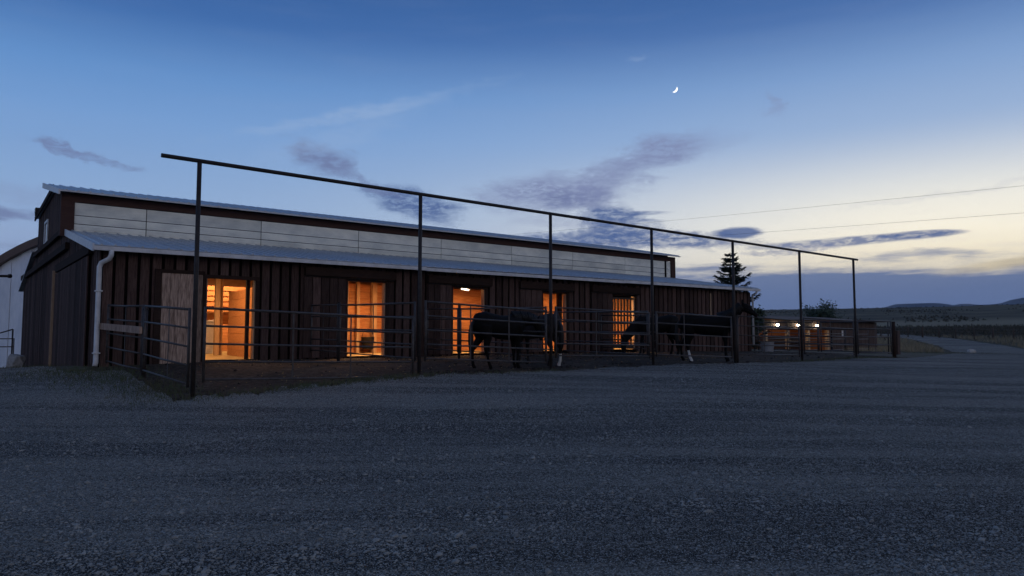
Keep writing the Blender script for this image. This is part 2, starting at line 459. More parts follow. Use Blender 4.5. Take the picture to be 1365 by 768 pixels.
def sheet_mesh(name, verts, faces, m):
    me = bpy.data.meshes.new(name)
    me.vertices.add(len(verts)); me.vertices.foreach_set('co', np.asarray(verts, np.float32).ravel())
    faces = np.asarray(faces, np.int32)
    k = faces.shape[1]
    me.loops.add(faces.size); me.loops.foreach_set('vertex_index', faces.ravel())
    me.polygons.add(len(faces))
    me.polygons.foreach_set('loop_start', np.arange(0, faces.size, k, dtype=np.int32))
    me.polygons.foreach_set('use_smooth', np.ones(len(faces), bool))
    me.update(calc_edges=True)
    me.validate()
    me.materials.append(m if not isinstance(m, str) else M[m])
    o = bpy.data.objects.new(name, me)
    COL.objects.link(o)
    return o

def ground_material():
    m = bpy.data.materials.new('pasture_and_dirt')
    m.use_nodes = True
    t = NT(m.node_tree); bs = m.node_tree.nodes['Principled BSDF']
    bs.inputs['Roughness'].default_value = 0.95; bs.inputs['Specular IOR Level'].default_value = 0.1
    co = t.n('ShaderNodeTexCoord'); v = co.outputs['Object']
    sp = t.n('ShaderNodeSeparateXYZ'); t.l(v, sp.inputs[0])
    r = t.math('SQRT', t.math('ADD', t.math('POWER', sp.outputs[0], 2.0), t.math('POWER', sp.outputs[1], 2.0)))
    n1 = t.noise(v, 0.05, 6, 0.65); n2 = t.noise(v, 1.6, 5, 0.65); n3 = t.noise(v, 14, 3, 0.6); n4 = t.noise(v, 0.012, 5, 0.6)
    near = t.mix(t.mr(n2, 0.42, 0.62), (0.150, 0.125, 0.100, 1), (0.100, 0.100, 0.060, 1))
    near = t.mix(t.mr(n3, 0.3, 0.7, 0.0, 0.5), near, (0.035, 0.031, 0.026, 1))
    far = t.mix(t.mr(n4, 0.40, 0.60), (0.090, 0.082, 0.056, 1), (0.050, 0.050, 0.038, 1))
    far = t.mix(t.mr(n1, 0.45, 0.65, 0, 0.7), far, (0.13, 0.115, 0.078, 1))
    # belts of pale dry grass and dark sage across the slope
    rn = t.math('ADD', r, t.math('MULTIPLY', t.math('SUBTRACT', n1, 0.5), 50.0))
    pale = t.math('MULTIPLY', t.mr(rn, 120.0, 138.0), t.mr(rn, 172.0, 215.0, 1.0, 0.0))
    far = t.mix(t.math('MULTIPLY', pale, 0.8), far, (0.21, 0.185, 0.125, 1))
    dark = t.math('MULTIPLY', t.mr(rn, 94.0, 102.0), t.mr(rn, 118.0, 132.0, 1.0, 0.0))
    far = t.mix(t.math('MULTIPLY', dark, 0.8), far, (0.040, 0.038, 0.030, 1))
    c = t.mix(t.mr(r, 45.0, 80.0), near, far)
    t.l(c, bs.inputs['Base Color'])
    b = t.n('ShaderNodeBump'); b.inputs['Strength'].default_value = 0.7; b.inputs['Distance'].default_value = 0.06
    t.l(t.noise(v, 7, 6, 0.7), b.inputs['Height']); t.l(b.outputs[0], bs.inputs['Normal'])
    return m

def gravel_material():
    m = bpy.data.materials.new('packed_gravel')
    m.use_nodes = True
    t = NT(m.node_tree); bs = m.node_tree.nodes['Principled BSDF']
    bs.inputs['Roughness'].default_value = 0.9; bs.inputs['Specular IOR Level'].default_value = 0.15
    co = t.n('ShaderNodeTexCoord'); v = co.outputs['Object']
    # wheel marks: noise drawn out along the way vehicles turn through the yard
    mp = t.n('ShaderNodeMapping'); mp.inputs['Rotation'].default_value = (0, 0, R(-29)); mp.inputs['Scale'].default_value = (0.085, 1.0, 1)
    wv = t.n('ShaderNodeVectorMath', operation='ADD')
    ws = t.n('ShaderNodeVectorMath', operation='SCALE'); ws.inputs['Scale'].default_value = 2.2
    wn = t.n('ShaderNodeTexNoise'); wn.inputs['Scale'].default_value = 0.07; wn.inputs['Detail'].default_value = 2
    t.l(v, wn.inputs['Vector']); t.l(wn.outputs['Color'], ws.inputs[0]); t.l(v, wv.inputs[0]); t.l(ws.outputs[0], wv.inputs[1])
    t.l(wv.outputs[0], mp.inputs['Vector'])
    tracks = t.noise(mp.outputs[0], 1.0, 6, 0.66)
    patch = t.noise(v, 0.22, 5, 0.6)
    grain = t.noise(v, 27, 5, 0.78); fine = t.noise(v, 80, 2, 0.65)
    vor = t.n('ShaderNodeTexVoronoi'); vor.inputs['Scale'].default_value = 42; t.l(v, vor.inputs['Vector'])
    packed = t.mr(tracks, 0.40, 0.60)
    c = t.mix(packed, (0.068, 0.064, 0.056, 1), (0.238, 0.225, 0.190, 1))
    c = t.mix(t.mr(patch, 0.38, 0.68, 0, 0.5), c, (0.135, 0.135, 0.120, 1))
    c = t.mix(t.math('MULTIPLY', t.mr(grain, 0.44, 0.54, 0.98, 0.0), t.math('MULTIPLY_ADD', packed, -0.3, 1.0)), c, (0.014, 0.014, 0.014, 1))  # dark pits: shade between the stones put into the colour
    c = t.mix(t.mr(fine, 0.56, 0.64, 0.0, 0.85), c, (0.66, 0.67, 0.63, 1))
    sepc = t.n('ShaderNodeSeparateColor'); t.l(vor.outputs['Color'], sepc.inputs[0])
    c = t.mix(t.mr(sepc.outputs[0], 0.82, 1.0, 0, 0.6), c, (0.40, 0.38, 0.35, 1))
    t.l(c, bs.inputs['Base Color'])
    h = t.math('ADD', t.math('MULTIPLY', tracks, 1.6), t.math('ADD', t.math('MULTIPLY', grain, 0.8), t.math('MULTIPLY', vor.outputs['Distance'], -0.5)))
    b = t.n('ShaderNodeBump'); b.inputs['Strength'].default_value = 1.0; b.inputs['Distance'].default_value = 0.05
    t.l(h, b.inputs['Height']); t.l(b.outputs[0], bs.inputs['Normal'])
    return m

def dirt_material():
    m = bpy.data.materials.new('trampled_dirt')
    m.use_nodes = True
    t = NT(m.node_tree); bs = m.node_tree.nodes['Principled BSDF']
    bs.inputs['Roughness'].default_value = 0.95; bs.inputs['Specular IOR Level'].default_value = 0.1
    v = t.n('ShaderNodeTexCoord').outputs['Object']
    n1 = t.noise(v, 0.7, 6, 0.65); n2 = t.noise(v, 9, 5, 0.7); n3 = t.noise(v, 2.6, 4, 0.6)
    c = t.mix(t.mr(n1, 0.35, 0.65), (0.100, 0.082, 0.064, 1), (0.062, 0.050, 0.040, 1))
    c = t.mix(t.mr(n2, 0.38, 0.62, 0.85, 0.0), c, (0.022, 0.018, 0.015, 1))
    c = t.mix(t.mr(n3, 0.56, 0.72, 0, 0.5), c, (0.15, 0.125, 0.085, 1))
    t.l(c, bs.inputs['Base Color'])
    b = t.n('ShaderNodeBump'); b.inputs['Strength'].default_value = 1.0; b.inputs['Distance'].default_value = 0.08
    t.l(t.math('ADD', n2, t.math('MULTIPLY', n3, 1.5)), b.inputs['Height']); t.l(b.outputs[0], bs.inputs['Normal'])
    return m

def polar(name, radii_of, nr, azs, m, dz, closed):
    """sheet in rings round the yard, draped on the terrain"""
    verts = []; na = len(azs)
    for a in azs:
        rs = radii_of(a)
        for r in rs: verts.append((r * math.sin(a), r * math.cos(a)))
    P = np.array(verts)
    z = np.concatenate([ground_z(P[i:i + 4000, 0], P[i:i + 4000, 1]) for i in range(0, len(P), 4000)]) + dz
    vv = np.column_stack([P, z])
    f = []
    for i in range(na if closed else na - 1):
        j = (i + 1) % na
        for k in range(nr - 1):
            f.append((i * nr + k, i * nr + k + 1, j * nr + k + 1, j * nr + k))
    return sheet_mesh(name, vv, f, m)

azs = [R(a) for a in np.concatenate([np.arange(-180, -45, 3.0), np.arange(-45, 50, 0.6), np.arange(50, 180, 3.0)])]
rad = np.concatenate([[0.05], np.geomspace(1.5, 6000, 190)])
g = polar('ground', lambda a: rad, len(rad), azs, ground_material(), 0.0, True)
tag(g, kind='structure')

# outer edge of the gravel, by azimuth
edge_pts = []
def epol(x, y): edge_pts.append((math.atan2(x, y), math.hypot(x, y)))
for t in np.arange(0.6, 28.6, 0.25):
    epol(*W(t, -6.32))
for x, y in [(19, 33.5), (23, 39), (27, 45.2), (34, 46.5)]: epol(x, y)
for s_ in (-6.2, -4.5, -3.0, -1.5): epol(*W(0.28, s_))
for s_ in (-0.6, 2, 5, 10, 15, 19): epol(*W(-0.75, s_))
edge_pts += [(R(60), 52), (R(75), 45), (R(100), 40), (R(140), 35), (R(180), 35), (R(-180), 35), (R(-120), 32), (R(-70), 32), (R(-50), 34), (R(-40), 36)]
edge_pts.sort()
ea = np.array([e[0] for e in edge_pts]); er = np.array([e[1] for e in edge_pts])
def edge_r(a):
    n = 0.14 * math.sin(a * 61) + 0.16 * math.sin(a * 143 + 1) + 0.14 * math.sin(a * 317 + 2) + 0.13 * math.sin(a * 611 + 0.5) + 0.10 * math.sin(a * 977)
    b = float(np.interp(a, ea, er))
    return b + n * (0.9 if b < 33 else 0.3)
rings = np.concatenate([[0.05], np.geomspace(1.5, 95, 110)])
gazs = [R(a) for a in np.concatenate([np.arange(-180, -46, 3.0), np.arange(-46, 50, 0.2), np.arange(50, 180, 3.0)])]
gy = polar('gravel_yard', lambda a: np.minimum(rings, edge_r(a)), len(rings), gazs, gravel_material(), 0.03, True)
tag(gy, kind='structure')

nt_, ns_ = 110, 30
tt, ss = np.meshgrid(np.linspace(-0.2, 29.0, nt_), np.linspace(-6.75, 0.1, ns_), indexing='ij')
px = C0[0] + tt * U[0] + ss * V[0]; py = C0[1] + tt * U[1] + ss * V[1]
pz = ground_z(px.ravel(), py.ravel()) + 0.018 + rng.normal(0, 0.006, px.size)
ff = [(i * ns_ + j, (i + 1) * ns_ + j, (i + 1) * ns_ + j + 1, i * ns_ + j + 1) for i in range(nt_ - 1) for j in range(ns_ - 1)]
pd = sheet_mesh('paddock_dirt', np.column_stack([px.ravel(), py.ravel(), pz]), ff, dirt_material())
tag(pd, kind='structure')

# gravel road leading away from the yard
road_l = np.array([(24.5, 40.5), (27.6, 46), (33, 56), (38, 66), (40, 74), (40.8, 82), (40.5, 92)])
road_r = np.array([(33.0, 42.0), (35.2, 47), (41, 58), (44.5, 67), (45.0, 75), (44.4, 83), (43.5, 92)])
rv = []; NR = 60
for i in range(NR):
    f = i / (NR - 1) * (len(road_l) - 1)
    lx, ly = [np.interp(f, range(len(road_l)), road_l[:, k]) for k in (0, 1)]
    rx, ry = [np.interp(f, range(len(road_r)), road_r[:, k]) for k in (0, 1)]
    for j in range(9): rv.append((lx + (rx - lx) * j / 8, ly + (ry - ly) * j / 8))
rv = np.array(rv)
rd = sheet_mesh('gravel_road', np.column_stack([rv, ground_z(rv[:, 0], rv[:, 1]) + 0.045]), [(i * 9 + j, i * 9 + j + 1, (i + 1) * 9 + j + 1, (i + 1) * 9 + j) for i in range(NR - 1) for j in range(8)], bpy.data.materials['packed_gravel'])
tag(rd, kind='structure')
def off_road(p, d=0.6):
    """mask of points that are not on the road"""
    yl = np.interp(p[:, 1], road_l[:, 1], road_l[:, 0]) - d; yr = np.interp(p[:, 1], road_r[:, 1], road_r[:, 0]) + d
    return (p[:, 0] < yl) | (p[:, 0] > yr) | (p[:, 1] < 40) | (p[:, 1] > 95)

# loose stones on the yard (too many to count)
def scatter_stones(name, pts, sizes, m, label=None):
    ico_v = []
    p_ = (1 + 5 ** .5) / 2
    for a, b in ((-1, p_), (1, p_), (-1, -p_), (1, -p_)): ico_v.append((a, b, 0))
    for a, b in ((-1, p_), (1, p_), (-1, -p_), (1, -p_)): ico_v.append((0, a, b))
    for a, b in ((p_, -1), (p_, 1), (-p_, -1), (-p_, 1)): ico_v.append((a, 0, b))
    ico_v = np.array(ico_v) / math.hypot(1, p_)
    ico_f = np.array([(0, 11, 5), (0, 5, 1), (0, 1, 7), (0, 7, 10), (0, 10, 11), (1, 5, 9), (5, 11, 4), (11, 10, 2), (10, 7, 6), (7, 1, 8), (3, 9, 4), (3, 4, 2), (3, 2, 6), (3, 6, 8), (3, 8, 9), (4, 9, 5), (2, 4, 11), (6, 2, 10), (8, 6, 7), (9, 8, 1)])
    n = len(pts)
    ang = rng.uniform(0, 2 * np.pi, n); ca, sa = np.cos(ang), np.sin(ang)
    jit = rng.uniform(0.7, 1.25, (n, 12, 1))
    vv = ico_v[None] * jit * np.stack([sizes * rng.uniform(0.8, 1.5, n), sizes * rng.uniform(0.6, 1.0, n), sizes * rng.uniform(0.45, 0.8, n)], -1)[:, None, :]
    x = vv[..., 0] * ca[:, None] - vv[..., 1] * sa[:, None]; y = vv[..., 0] * sa[:, None] + vv[..., 1] * ca[:, None]
    vv = np.stack([x, y, vv[..., 2]], -1) + pts[:, None, :]
    f = ico_f[None] + (np.arange(n) * 12)[:, None, None]
    o = sheet_mesh(name, vv.reshape(-1, 3), f.reshape(-1, 3), m)
    o.data.polygons.foreach_set('use_smooth', np.zeros(len(o.data.polygons), bool))
    return o
N = 80000
r_ = 4.2 * (26 / 4.2) ** rng.uniform(0, 1, N) ** 1.0; a_ = rng.uniform(R(-39), R(40), N)
sx, sy = r_ * np.sin(a_), r_ * np.cos(a_)
keep = np.array([r < edge_r(a) - 0.1 for r, a in zip(r_, a_)])
rowc = sy * math.cos(R(29)) - sx * math.sin(R(29)) + 0.35 * np.sin(sx * 0.35)
clump = np.sin(rowc * 2.6 + 0.8 * np.sin(rowc * 0.9)) + 0.5 * np.sin(sx * 0.9 + sy * 0.7) + rng.normal(0, 0.8, N)
keep &= clump > -0.55
sx, sy = sx[keep], sy[keep]
szs = 0.0042 + 0.0030 * rng.gamma(1.3, 0.9, len(sx)) + 0.0006 * np.hypot(sx, sy) * rng.uniform(0, 0.6, len(sx)); szs *= np.where(rng.uniform(0, 1, len(sx)) < 0.04, 1.8, 1.0); szs = np.minimum(szs, 0.034)
zs = np.concatenate([ground_z(sx[i:i + 4000], sy[i:i + 4000]) for i in range(0, len(sx), 4000)]) + 0.03 + szs * 0.12
gs = scatter_stones('gravel_stones', np.column_stack([sx, sy, zs]), szs, 'pebble')
tag(gs, 'loose grey gravel stones scattered over the yard', 'gravel', kind='stuff')

# far mountains (behind the crest of the pasture)
def mountains():
    xs = np.linspace(-7500, 7500, 300)
    prof_x = np.array([-9000, -4000, -1500, 500, 1900, 2203, 2387, 2569, 2750, 2912, 3060, 3180, 3400, 3700, 4200, 5000, 7000, 9000])
    prof_z = np.array([120, 180, 150, 140, 150, 196, 226, 212, 222, 226, 250, 276, 320, 360, 330, 380, 300, 200])
    top = np.interp(xs, prof_x, prof_z) + 5 * np.sin(xs / 60.0) + 3 * np.sin(xs / 23.0 + 1)
    rows = [(-1500, 0.0), (-900, 0.35), (-450, 0.68), (-160, 0.92), (0, 1.0), (400, 0.8), (1200, 0.2)]
    v = []
    for x, tz in zip(xs, top):
        for k, (dy, h) in enumerate(rows):
            dist = 4500 + dy + 220 * math.sin(x / 310.0 + k) * (0 if k == 4 else 1)
            sc_ = dist / 4500
            v.append((x * (1 + dy / 9000), dist, -30 + (tz + 30) * h + 8 * math.sin(x / 90.0 + k * 2) * (h < 1)))
    n = len(rows)
    f = [(i * n + k, (i + 1) * n + k, (i + 1) * n + k + 1, i * n + k + 1) for i in range(len(xs) - 1) for k in range(n - 1)]
    return sheet_mesh('hills', v, f, 'hill')
tag(mountains(), kind='structure')

# ------------------------------------------------------------------ the barn (local axes: x along the long wall, y into the barn)
barn = thing('barn', 'long dark brown board horse barn with raised white upper wall and lit stall doors', 'barn', (C0[0], C0[1], 0), BA)
LEN = 26.7
OPEN = [(2.47, 3.77, 1.66), (6.49, 7.76, 1.78), (10.22, 11.52, 1.75), (14.08, 15.24, 1.75), (17.64, 18.91, 1.78)]
def sill(t): return -0.50 + 0.012 * t
def eave(t): return 2.30 + 0.0045 * t

def part(mb, name, m, parent=barn, label=None, bevel=0.0):
    o = mb.build(name, m, parent, bevel=bevel)
    if label: o['label'] = label
    return o

# front wall: sheathing with openings, then single boards
fw = MB()
edges = [0.02] + [e for o_ in OPEN for e in o_[:2]] + [LEN]
for i in range(0, len(edges), 2):
    fw.box(edges[i], edges[i + 1], 0.0, 0.14, -1.1, 2.26)
for a, b, top in OPEN:
    fw.box(a, b, 0.0, 0.14, top + 0.02, 2.26)
    fw.box(a, b, 0.001, 0.139, -1.1, sill((a + b) / 2) - 0.03)
front_wall = part(fw, 'front_wall', 'sheet')
PITCH = 0.2781
bw = PITCH - 0.075
full = MB().box(-bw / 2, bw / 2, -0.048, -0.002, -0.95, 2.27).mesh('board', 'board')
nb = int(LEN / PITCH)
for i in range(nb):
    tcx = (i + 0.5) * PITCH
    hit = None
    for a, b, top in OPEN:
        if tcx + bw / 2 > a - 0.10 and tcx - bw / 2 < b + 0.10: hit = (a - 0.10, b + 0.10, top + 0.10)
    dy = random.uniform(-0.008, 0.0)
    if hit is None:
        inst('board', full, front_wall, (tcx, dy, random.uniform(-0.01, 0.01)), (0, random.uniform(-0.0015, 0.0015), 0))
    else:
        a, b, top = hit
        mb = MB().box(tcx - bw / 2, tcx + bw / 2, -0.048 + dy, -0.002 + dy, top, 2.27)
        x0, x1 = tcx - bw / 2, tcx + bw / 2
        if x0 < a - 0.03: mb.box(x0, a - 0.004, -0.048 + dy, -0.002 + dy, -0.95, top - 0.003)
        if x1 > b + 0.03: mb.box(b + 0.004, x1, -0.048 + dy, -0.002 + dy, -0.95, top - 0.003)
        part(mb, 'board', 'board', front_wall)
# door frames
for k, (a, b, top) in enumerate(OPEN):
    z0 = sill(a)
    fr = part(MB().box(a - 0.10, b + 0.10, -0.055, -0.004, top, top + 0.10), 'door_frame', 'darktrim')
    part(MB().box(a - 0.10, a - 0.002, -0.053, -0.005, z0 - 0.15, top - 0.002), 'jamb', 'darktrim', fr)
    part(MB().box(b + 0.002, b + 0.10, -0.053, -0.005, z0 - 0.15, top - 0.002), 'jamb', 'darktrim', fr)
    part(MB().box(a - 0.001, a + 0.035, 0.003, 0.16, z0 - 0.05, top + 0.018), 'jamb_lining', 'jamb', fr)
    part(MB().box(b - 0.035, b + 0.001, 0.003, 0.16, z0 - 0.05, top + 0.018), 'jamb_lining', 'jamb', fr)

# sliding doors with their header boxes
def sliding_door(t0, t1, h0, h1, top):
    d = part(MB().box(t0 + 0.03, t1 - 0.03, -0.09, -0.058, sill(t0) + 0.0, top - 0.01), 'sliding_door', 'sheet')
    n = max(4, round((t1 - t0) / 0.27)); p = (t1 - t0) / n
    for i in range(n):
        x = t0 + i * p
        part(MB().box(x + 0.012, x + p - 0.012, -0.118 - random.uniform(0, 0.008), -0.092, sill(t0) - 0.03, top - 0.02), 'board', 'board', d)
    hd = part(MB().box(h0, h1, -0.20, -0.06, top + 0.02, top + 0.27), 'track_header', 'darktrim', bevel=0.008)
    for i in range(int((h1 - h0) / 0.28)):
        x = h0 + 0.1 + i * 0.28
        part(MB().box(x, x + 0.10, -0.150, -0.10, top + 0.272, top + 0.37), 'bracket', 'darktrim', hd)
    part(MB().box(h0 + 0.02, h1 - 0.02, -0.13, -0.085, top - 0.01, top + 0.018), 'track', 'pipe', hd)
sliding_door(5.10, 6.40, 5.12, 8.02, 1.86)
sliding_door(9.22, 10.12, 9.20, 11.72, 1.84)
sliding_door(12.96, 13.98, 12.94, 15.50, 1.83)
sliding_door(16.42, 17.54, 16.40, 19.08, 1.85)
# first door: swung flat against the wall, bare inner planks showing
pd_ = part(MB().box(1.36, 2.36, -0.075, -0.045, -0.57, 1.72), 'plank_door', 'oldwood', label='open door showing bare weathered planks')
for i in range(5):
    x = 1.37 + i * 0.196
    part(MB().box(x, x + 0.190, -0.102 - random.uniform(0, 0.006), -0.077, -0.585 + random.uniform(0, .02), 1.735), 'plank', 'oldwood', pd_)
part(MB().box(1.20, 1.345, -0.12, -0.04, -0.60, 1.80), 'edge_board', 'darktrim', pd_)
part(MB().box(1.20, 2.40, -0.125, -0.042, 1.745, 1.83), 'top_board', 'darktrim', pd_)

# stall gate of upright bars in the fifth doorway
gt = part(MB().box(17.68, 18.87, 0.05, 0.09, 1.66, 1.74).box(17.68, 18.87, 0.05, 0.09, -0.26, -0.16), 'stall_gate', 'pipe')
for i in range(6):
    x = 17.84 + i * 0.18
    part(MB().box(x - 0.03, x + 0.03, 0.045, 0.095, -0.158, 1.658), 'bar', 'darktrim', gt)

# inside: floor, walls of planks, posts, rafters, lamps
part(MB().hexa([(0.1, 0.141, -0.9), (LEN - .1, 0.141, -0.9), (LEN - .1, 15, -0.9), (0.1, 15, -0.9), (0.1, 0.141, -0.53), (LEN - .1, 0.141, -0.24), (LEN - .1, 15, -0.10), (0.1, 15, -0.16)]), 'barn_floor', 'straw')
def plank_wall(axis, c, a0, a1, z0, z1, h=0.27, gap=0.008, th=0.04, first=None):
    n = max(1, round((z1 - z0) / h)); p = (z1 - z0) / n
    wl = None
    for i in range(n):
        za, zb = z0 + i * p + gap / 2, z0 + (i + 1) * p - gap / 2
        j = random.uniform(-0.006, 0.006)
        mb = MB().box(a0, a1, c + j, c + th + j, za, zb) if axis == 'x' else MB().box(c + j, c + th + j, a0, a1, za, zb)
        if wl is None:
            k = MB().box(a0 + .01, a1 - .01, c + th + 0.012, c + th + 0.03, z0, z1) if axis == 'x' else MB().box(c + th + .012, c + th + .03, a0 + .01, a1 - .01, z0, z1)
            wl = part(k, 'stall_wall', 'plank')
        part(mb, 'plank', 'plank', wl)
    return wl
plank_wall('y', 4.15, 0.2, 3.6, -0.55, 1.55)                       # right side of the first bay
plank_wall('x', 6.6, 2.8, 6.6, 1.02, 1.95, h=0.19, gap=0.05)       # slatted wall at the far side of the first bay
plank_wall('x', 6.9, 2.6, 6.8, -0.4, 1.0)
for a, b in ((5.3, 9.70), (9.82, 13.95), (14.08, 19.2), (19.22, 24.2)):
    plank_wall('x', 3.62, a, b, -0.55, 2.02)
for t in (5.2, 9.74, 14.0):
    plank_wall('y', t, 0.2, 3.55, -0.55, 1.85)
def post(t, s, z1=2.6, wd=0.14, m='post'):
    return part(MB().box(t - wd / 2, t + wd / 2, s - wd / 2, s + wd / 2, -0.8, z1), 'post', m)
post(3.86, 3.80, 2.75); post(4.04, 3.98, 2.75, 0.08); post(3.66, 0.30, 2.25, 0.09, 'darktrim')
post(8.54, 3.48, 2.7, 0.11); post(9.15, 3.46, 2.7, 0.17); post(8.16, 3.50, 2.7, 0.06)
post(15.15, 0.30, 2.2, 0.15, 'darktrim')
for i in range(22):
    t = 0.5 + i * 1.22
    r = MB().hexa([(t, 0.16, 2.04), (t + .05, 0.16, 2.04), (t + .05, 4.9, 2.96), (t, 4.9, 2.96), (t, 0.16, 2.25), (t + .05, 0.16, 2.25), (t + .05, 4.9, 3.15), (t, 4.9, 3.15)])
    part(r, 'rafter', 'rafter')
for s in (1.2, 2.6, 4.0):
    zz = 2.26 + 0.19 * s
    part(MB().box(0.2, LEN - 0.2, s, s + 0.09, zz - 0.29, zz - 0.22), 'purlin', 'rafter')
part(MB().hexa([(0.1, 0.02, 2.235), (LEN, 0.02, 2.235), (LEN, 4.95, 3.17), (0.1, 4.95, 3.17), (0.1, 0.02, 2.250), (LEN, 0.02, 2.250), (LEN, 4.95, 3.19), (0.1, 4.95, 3.19)]), 'ceiling_deck', 'rafter')
part(MB().box(0.3, LEN - 0.3, 8.6, 8.7, -0.6, 4.2), 'aisle_wall', 'plank')
part(MB().box(0.3, LEN - 0.3, 5.2, 8.7, 4.2, 4.25), 'aisle_ceiling', 'rafter')

def tube_lamp(t, s, z, rz, power, ln=1.2, hang=0.0, label=None):
    fx = part(MB().box(-ln / 2 - .04, ln / 2 + .04, -0.07, 0.07, 0.025, 0.07), 'tube_light', 'white', label=label)
    fx.location = (t, s, z); fx.rotation_euler = (0, 0, rz)
    part(MB().tube([(-ln / 2, 0, 0), (ln / 2, 0, 0)], 0.022, 8), 'tube', 'tube', fx)
    if hang:
        part(MB().tube([(-ln / 3, 0, 0.07), (-ln / 3, 0, 0.07 + hang)], 0.006, 6).tube([(ln / 3, 0, 0.07), (ln / 3, 0, 0.07 + hang)], 0.006, 6), 'hanger', 'pipe', fx)
    L = bpy.data.lights.new('tube_lamp', 'AREA')
    L.shape = 'RECTANGLE'; L.size = ln; L.size_y = 0.12; L.energy = power; L.color = (1.0, 0.54, 0.24)
    lo = bpy.data.objects.new('tube_lamp', L)
    COL.objects.link(lo); lo.parent = fx; lo.location = (0, 0, -0.06)
    return fx
tube_lamp(2.6, 1.9, 2.14, 0, 105)
tube_lamp(8.4, 0.9, 2.10, 0, 215)
tube_lamp(12.42, 2.5, 1.93, 0.55, 24, 0.62, 0.4)
tube_lamp(12.3, 0.8, 2.10, 0, 135)  # added fill lamp, unseen behind the door header, evens the wall light
tube_lamp(17.2, 1.0, 2.14, 0, 200)
tube_lamp(21.6, 1.0, 2.16, 0, 190)
tube_lamp(4.6, 5.6, 2.6, 0, 150)

# end wall (gable), facing left
def profile(s):
    return np.interp(s, [0, 5.03, 5.031, 9.2, 15.0, 15.01, 20.5], [2.24, 3.13, 4.40, 5.28, 4.92, 3.55, 2.30])
ew = MB()
SS = list(np.linspace(0.02, 5.029, 3)) + list(np.linspace(5.033, 15.0, 6)) + list(np.linspace(15.02, 20.5, 3))
for i in range(len(SS) - 1):
    a, b = SS[i], SS[i + 1]
    if b - a < 0.05: continue
    za, zb = float(profile(a + 1e-3)) - .05, float(profile(b - 1e-3)) - .05
    ew.hexa([(0.002, a, -1.8), (0.10, a, -1.8), (0.10, b, -1.8), (0.002, b, -1.8), (0.002, a, za), (0.10, a, za), (0.10, b, zb), (0.002, b, zb)])
end_wall = part(ew, 'end_wall', 'sheet')
for i in range(int(20.4 / 0.2805)):
    a = 0.05 + i * 0.2805; b = a + 0.22
    za, zb = float(profile(a)), float(profile(b))
    if abs(za - zb) > 0.6: za = zb = min(za, zb)
    d = random.uniform(0, 0.008)
    part(MB().hexa([(-0.035 - d, a, -1.7), (-0.002, a, -1.7), (-0.002, b, -1.7), (-0.035 - d, b, -1.7), (-0.035 - d, a, za), (-0.002, a, za), (-0.002, b, zb), (-0.035 - d, b, zb)]), 'board', 'board', end_wall)
for k, (s0, s1, z0, z1) in enumerate(((0.9, 7.6, 2.22, 2.46), (5.4, 20.3, 2.78, 2.98), (5.02, 15.0, 3.38, 3.54))):
    part(MB().box(-0.16 - .002 * k, -0.045, s0, s1, z0, z1), 'track_header', 'darktrim')
ed = part(MB().box(-0.10, -0.05, 1.2, 7.82, -1.0, 2.20), 'sliding_door', 'sheet')
for i in range(24):
    a = 1.22 + i * 0.275
    part(MB().box(-0.13 - random.uniform(0, .006), -0.102, a, a + 0.25, -1.0, 2.19), 'board', 'board', ed)
part(MB().box(-0.20, -0.05, 7.86, 7.93, -0.95, 2.30), 'light_strip_board', 'jamb', label='pale board standing in for the strip of light at the end wall door')  # pale board put in for the line of light at the door gap
wn = part(MB().box(-0.09, -0.045, 11.2, 12.2, 3.55, 3.65).box(-0.09, -0.045, 11.2, 12.2, 4.37, 4.46).box(-0.09, -0.045, 11.2, 11.3, 3.652, 4.368).box(-0.09, -0.045, 12.1, 12.2, 3.652, 4.368), 'window', 'white')
part(MB().box(-0.06, -0.05, 11.3, 12.1, 3.65, 4.37), 'pane', 'glass', wn)
fl = part(MB().hexa([(-0.22, 14.3, 4.98), (-0.12, 14.3, 4.98), (-0.12, 14.4, 4.98), (-0.22, 14.4, 4.98), (-0.22, 14.2, 5.30), (0.05, 14.2, 5.30), (0.05, 14.6, 5.30), (-0.22, 14.6, 5.30)]), 'floodlight', 'pipe')
part(MB().box(-0.235, -0.222, 14.25, 14.55, 5.12, 5.27), 'lens', 'glass', fl)

# remaining plain walls
part(MB().box(LEN - 0.10, LEN, 0.145, 4.94, -1.1, 2.32).box(LEN - 0.10, LEN, 4.96, 15.0, -1.1, 4.40).box(LEN - .10, LEN, 15.02, 20.4, -1.2, 2.3), 'far_end_wall', 'sheet')
part(MB().box(0.11, LEN - 0.11, 20.4, 20.5, -1.8, 2.28), 'back_wall', 'sheet')
part(MB().box(0.105, LEN - 0.105, 14.9, 15.0, 2.9, 4.85), 'back_upper_wall', 'sheet')

# white upper wall in sheets, three courses high
uw = part(MB().box(-0.02, LEN + .2, 5.03, 5.10, 2.9, 4.45), 'upper_wall', 'sheet')
joints = [-0.01, 1.97, 5.60, 9.27, 12.93, 16.55, 20.15, 23.65, LEN + 0.35]
rows_ = [(3.20, 3.50), (3.51, 3.76), (3.77, 4.15)]
for i in range(len(joints) - 1):
    for z0, z1 in rows_:
        x0, x1 = joints[i] + 0.012, joints[i + 1] - 0.012
        mb = MB().box(x0, x1, 5.0 - random.uniform(0, .004), 5.028, z0 + .006, z1 - .006)
        for q_ in range(1, 4): mb.box(x0 + .002, x1 - .002, 4.988, 4.9955, z0 + q_ * (z1 - z0) / 4 - .008, z0 + q_ * (z1 - z0) / 4 + .008)
        o = part(mb, 'wall_panel', 'trans', uw)
part(MB().box(-0.36, LEN + 0.7, 4.95, 5.025, 4.16, 4.40), 'eave_trim', 'trim')
part(MB().box(-0.36, -0.005, 4.945, 5.027, 3.10, 4.158), 'corner_trim', 'trim')
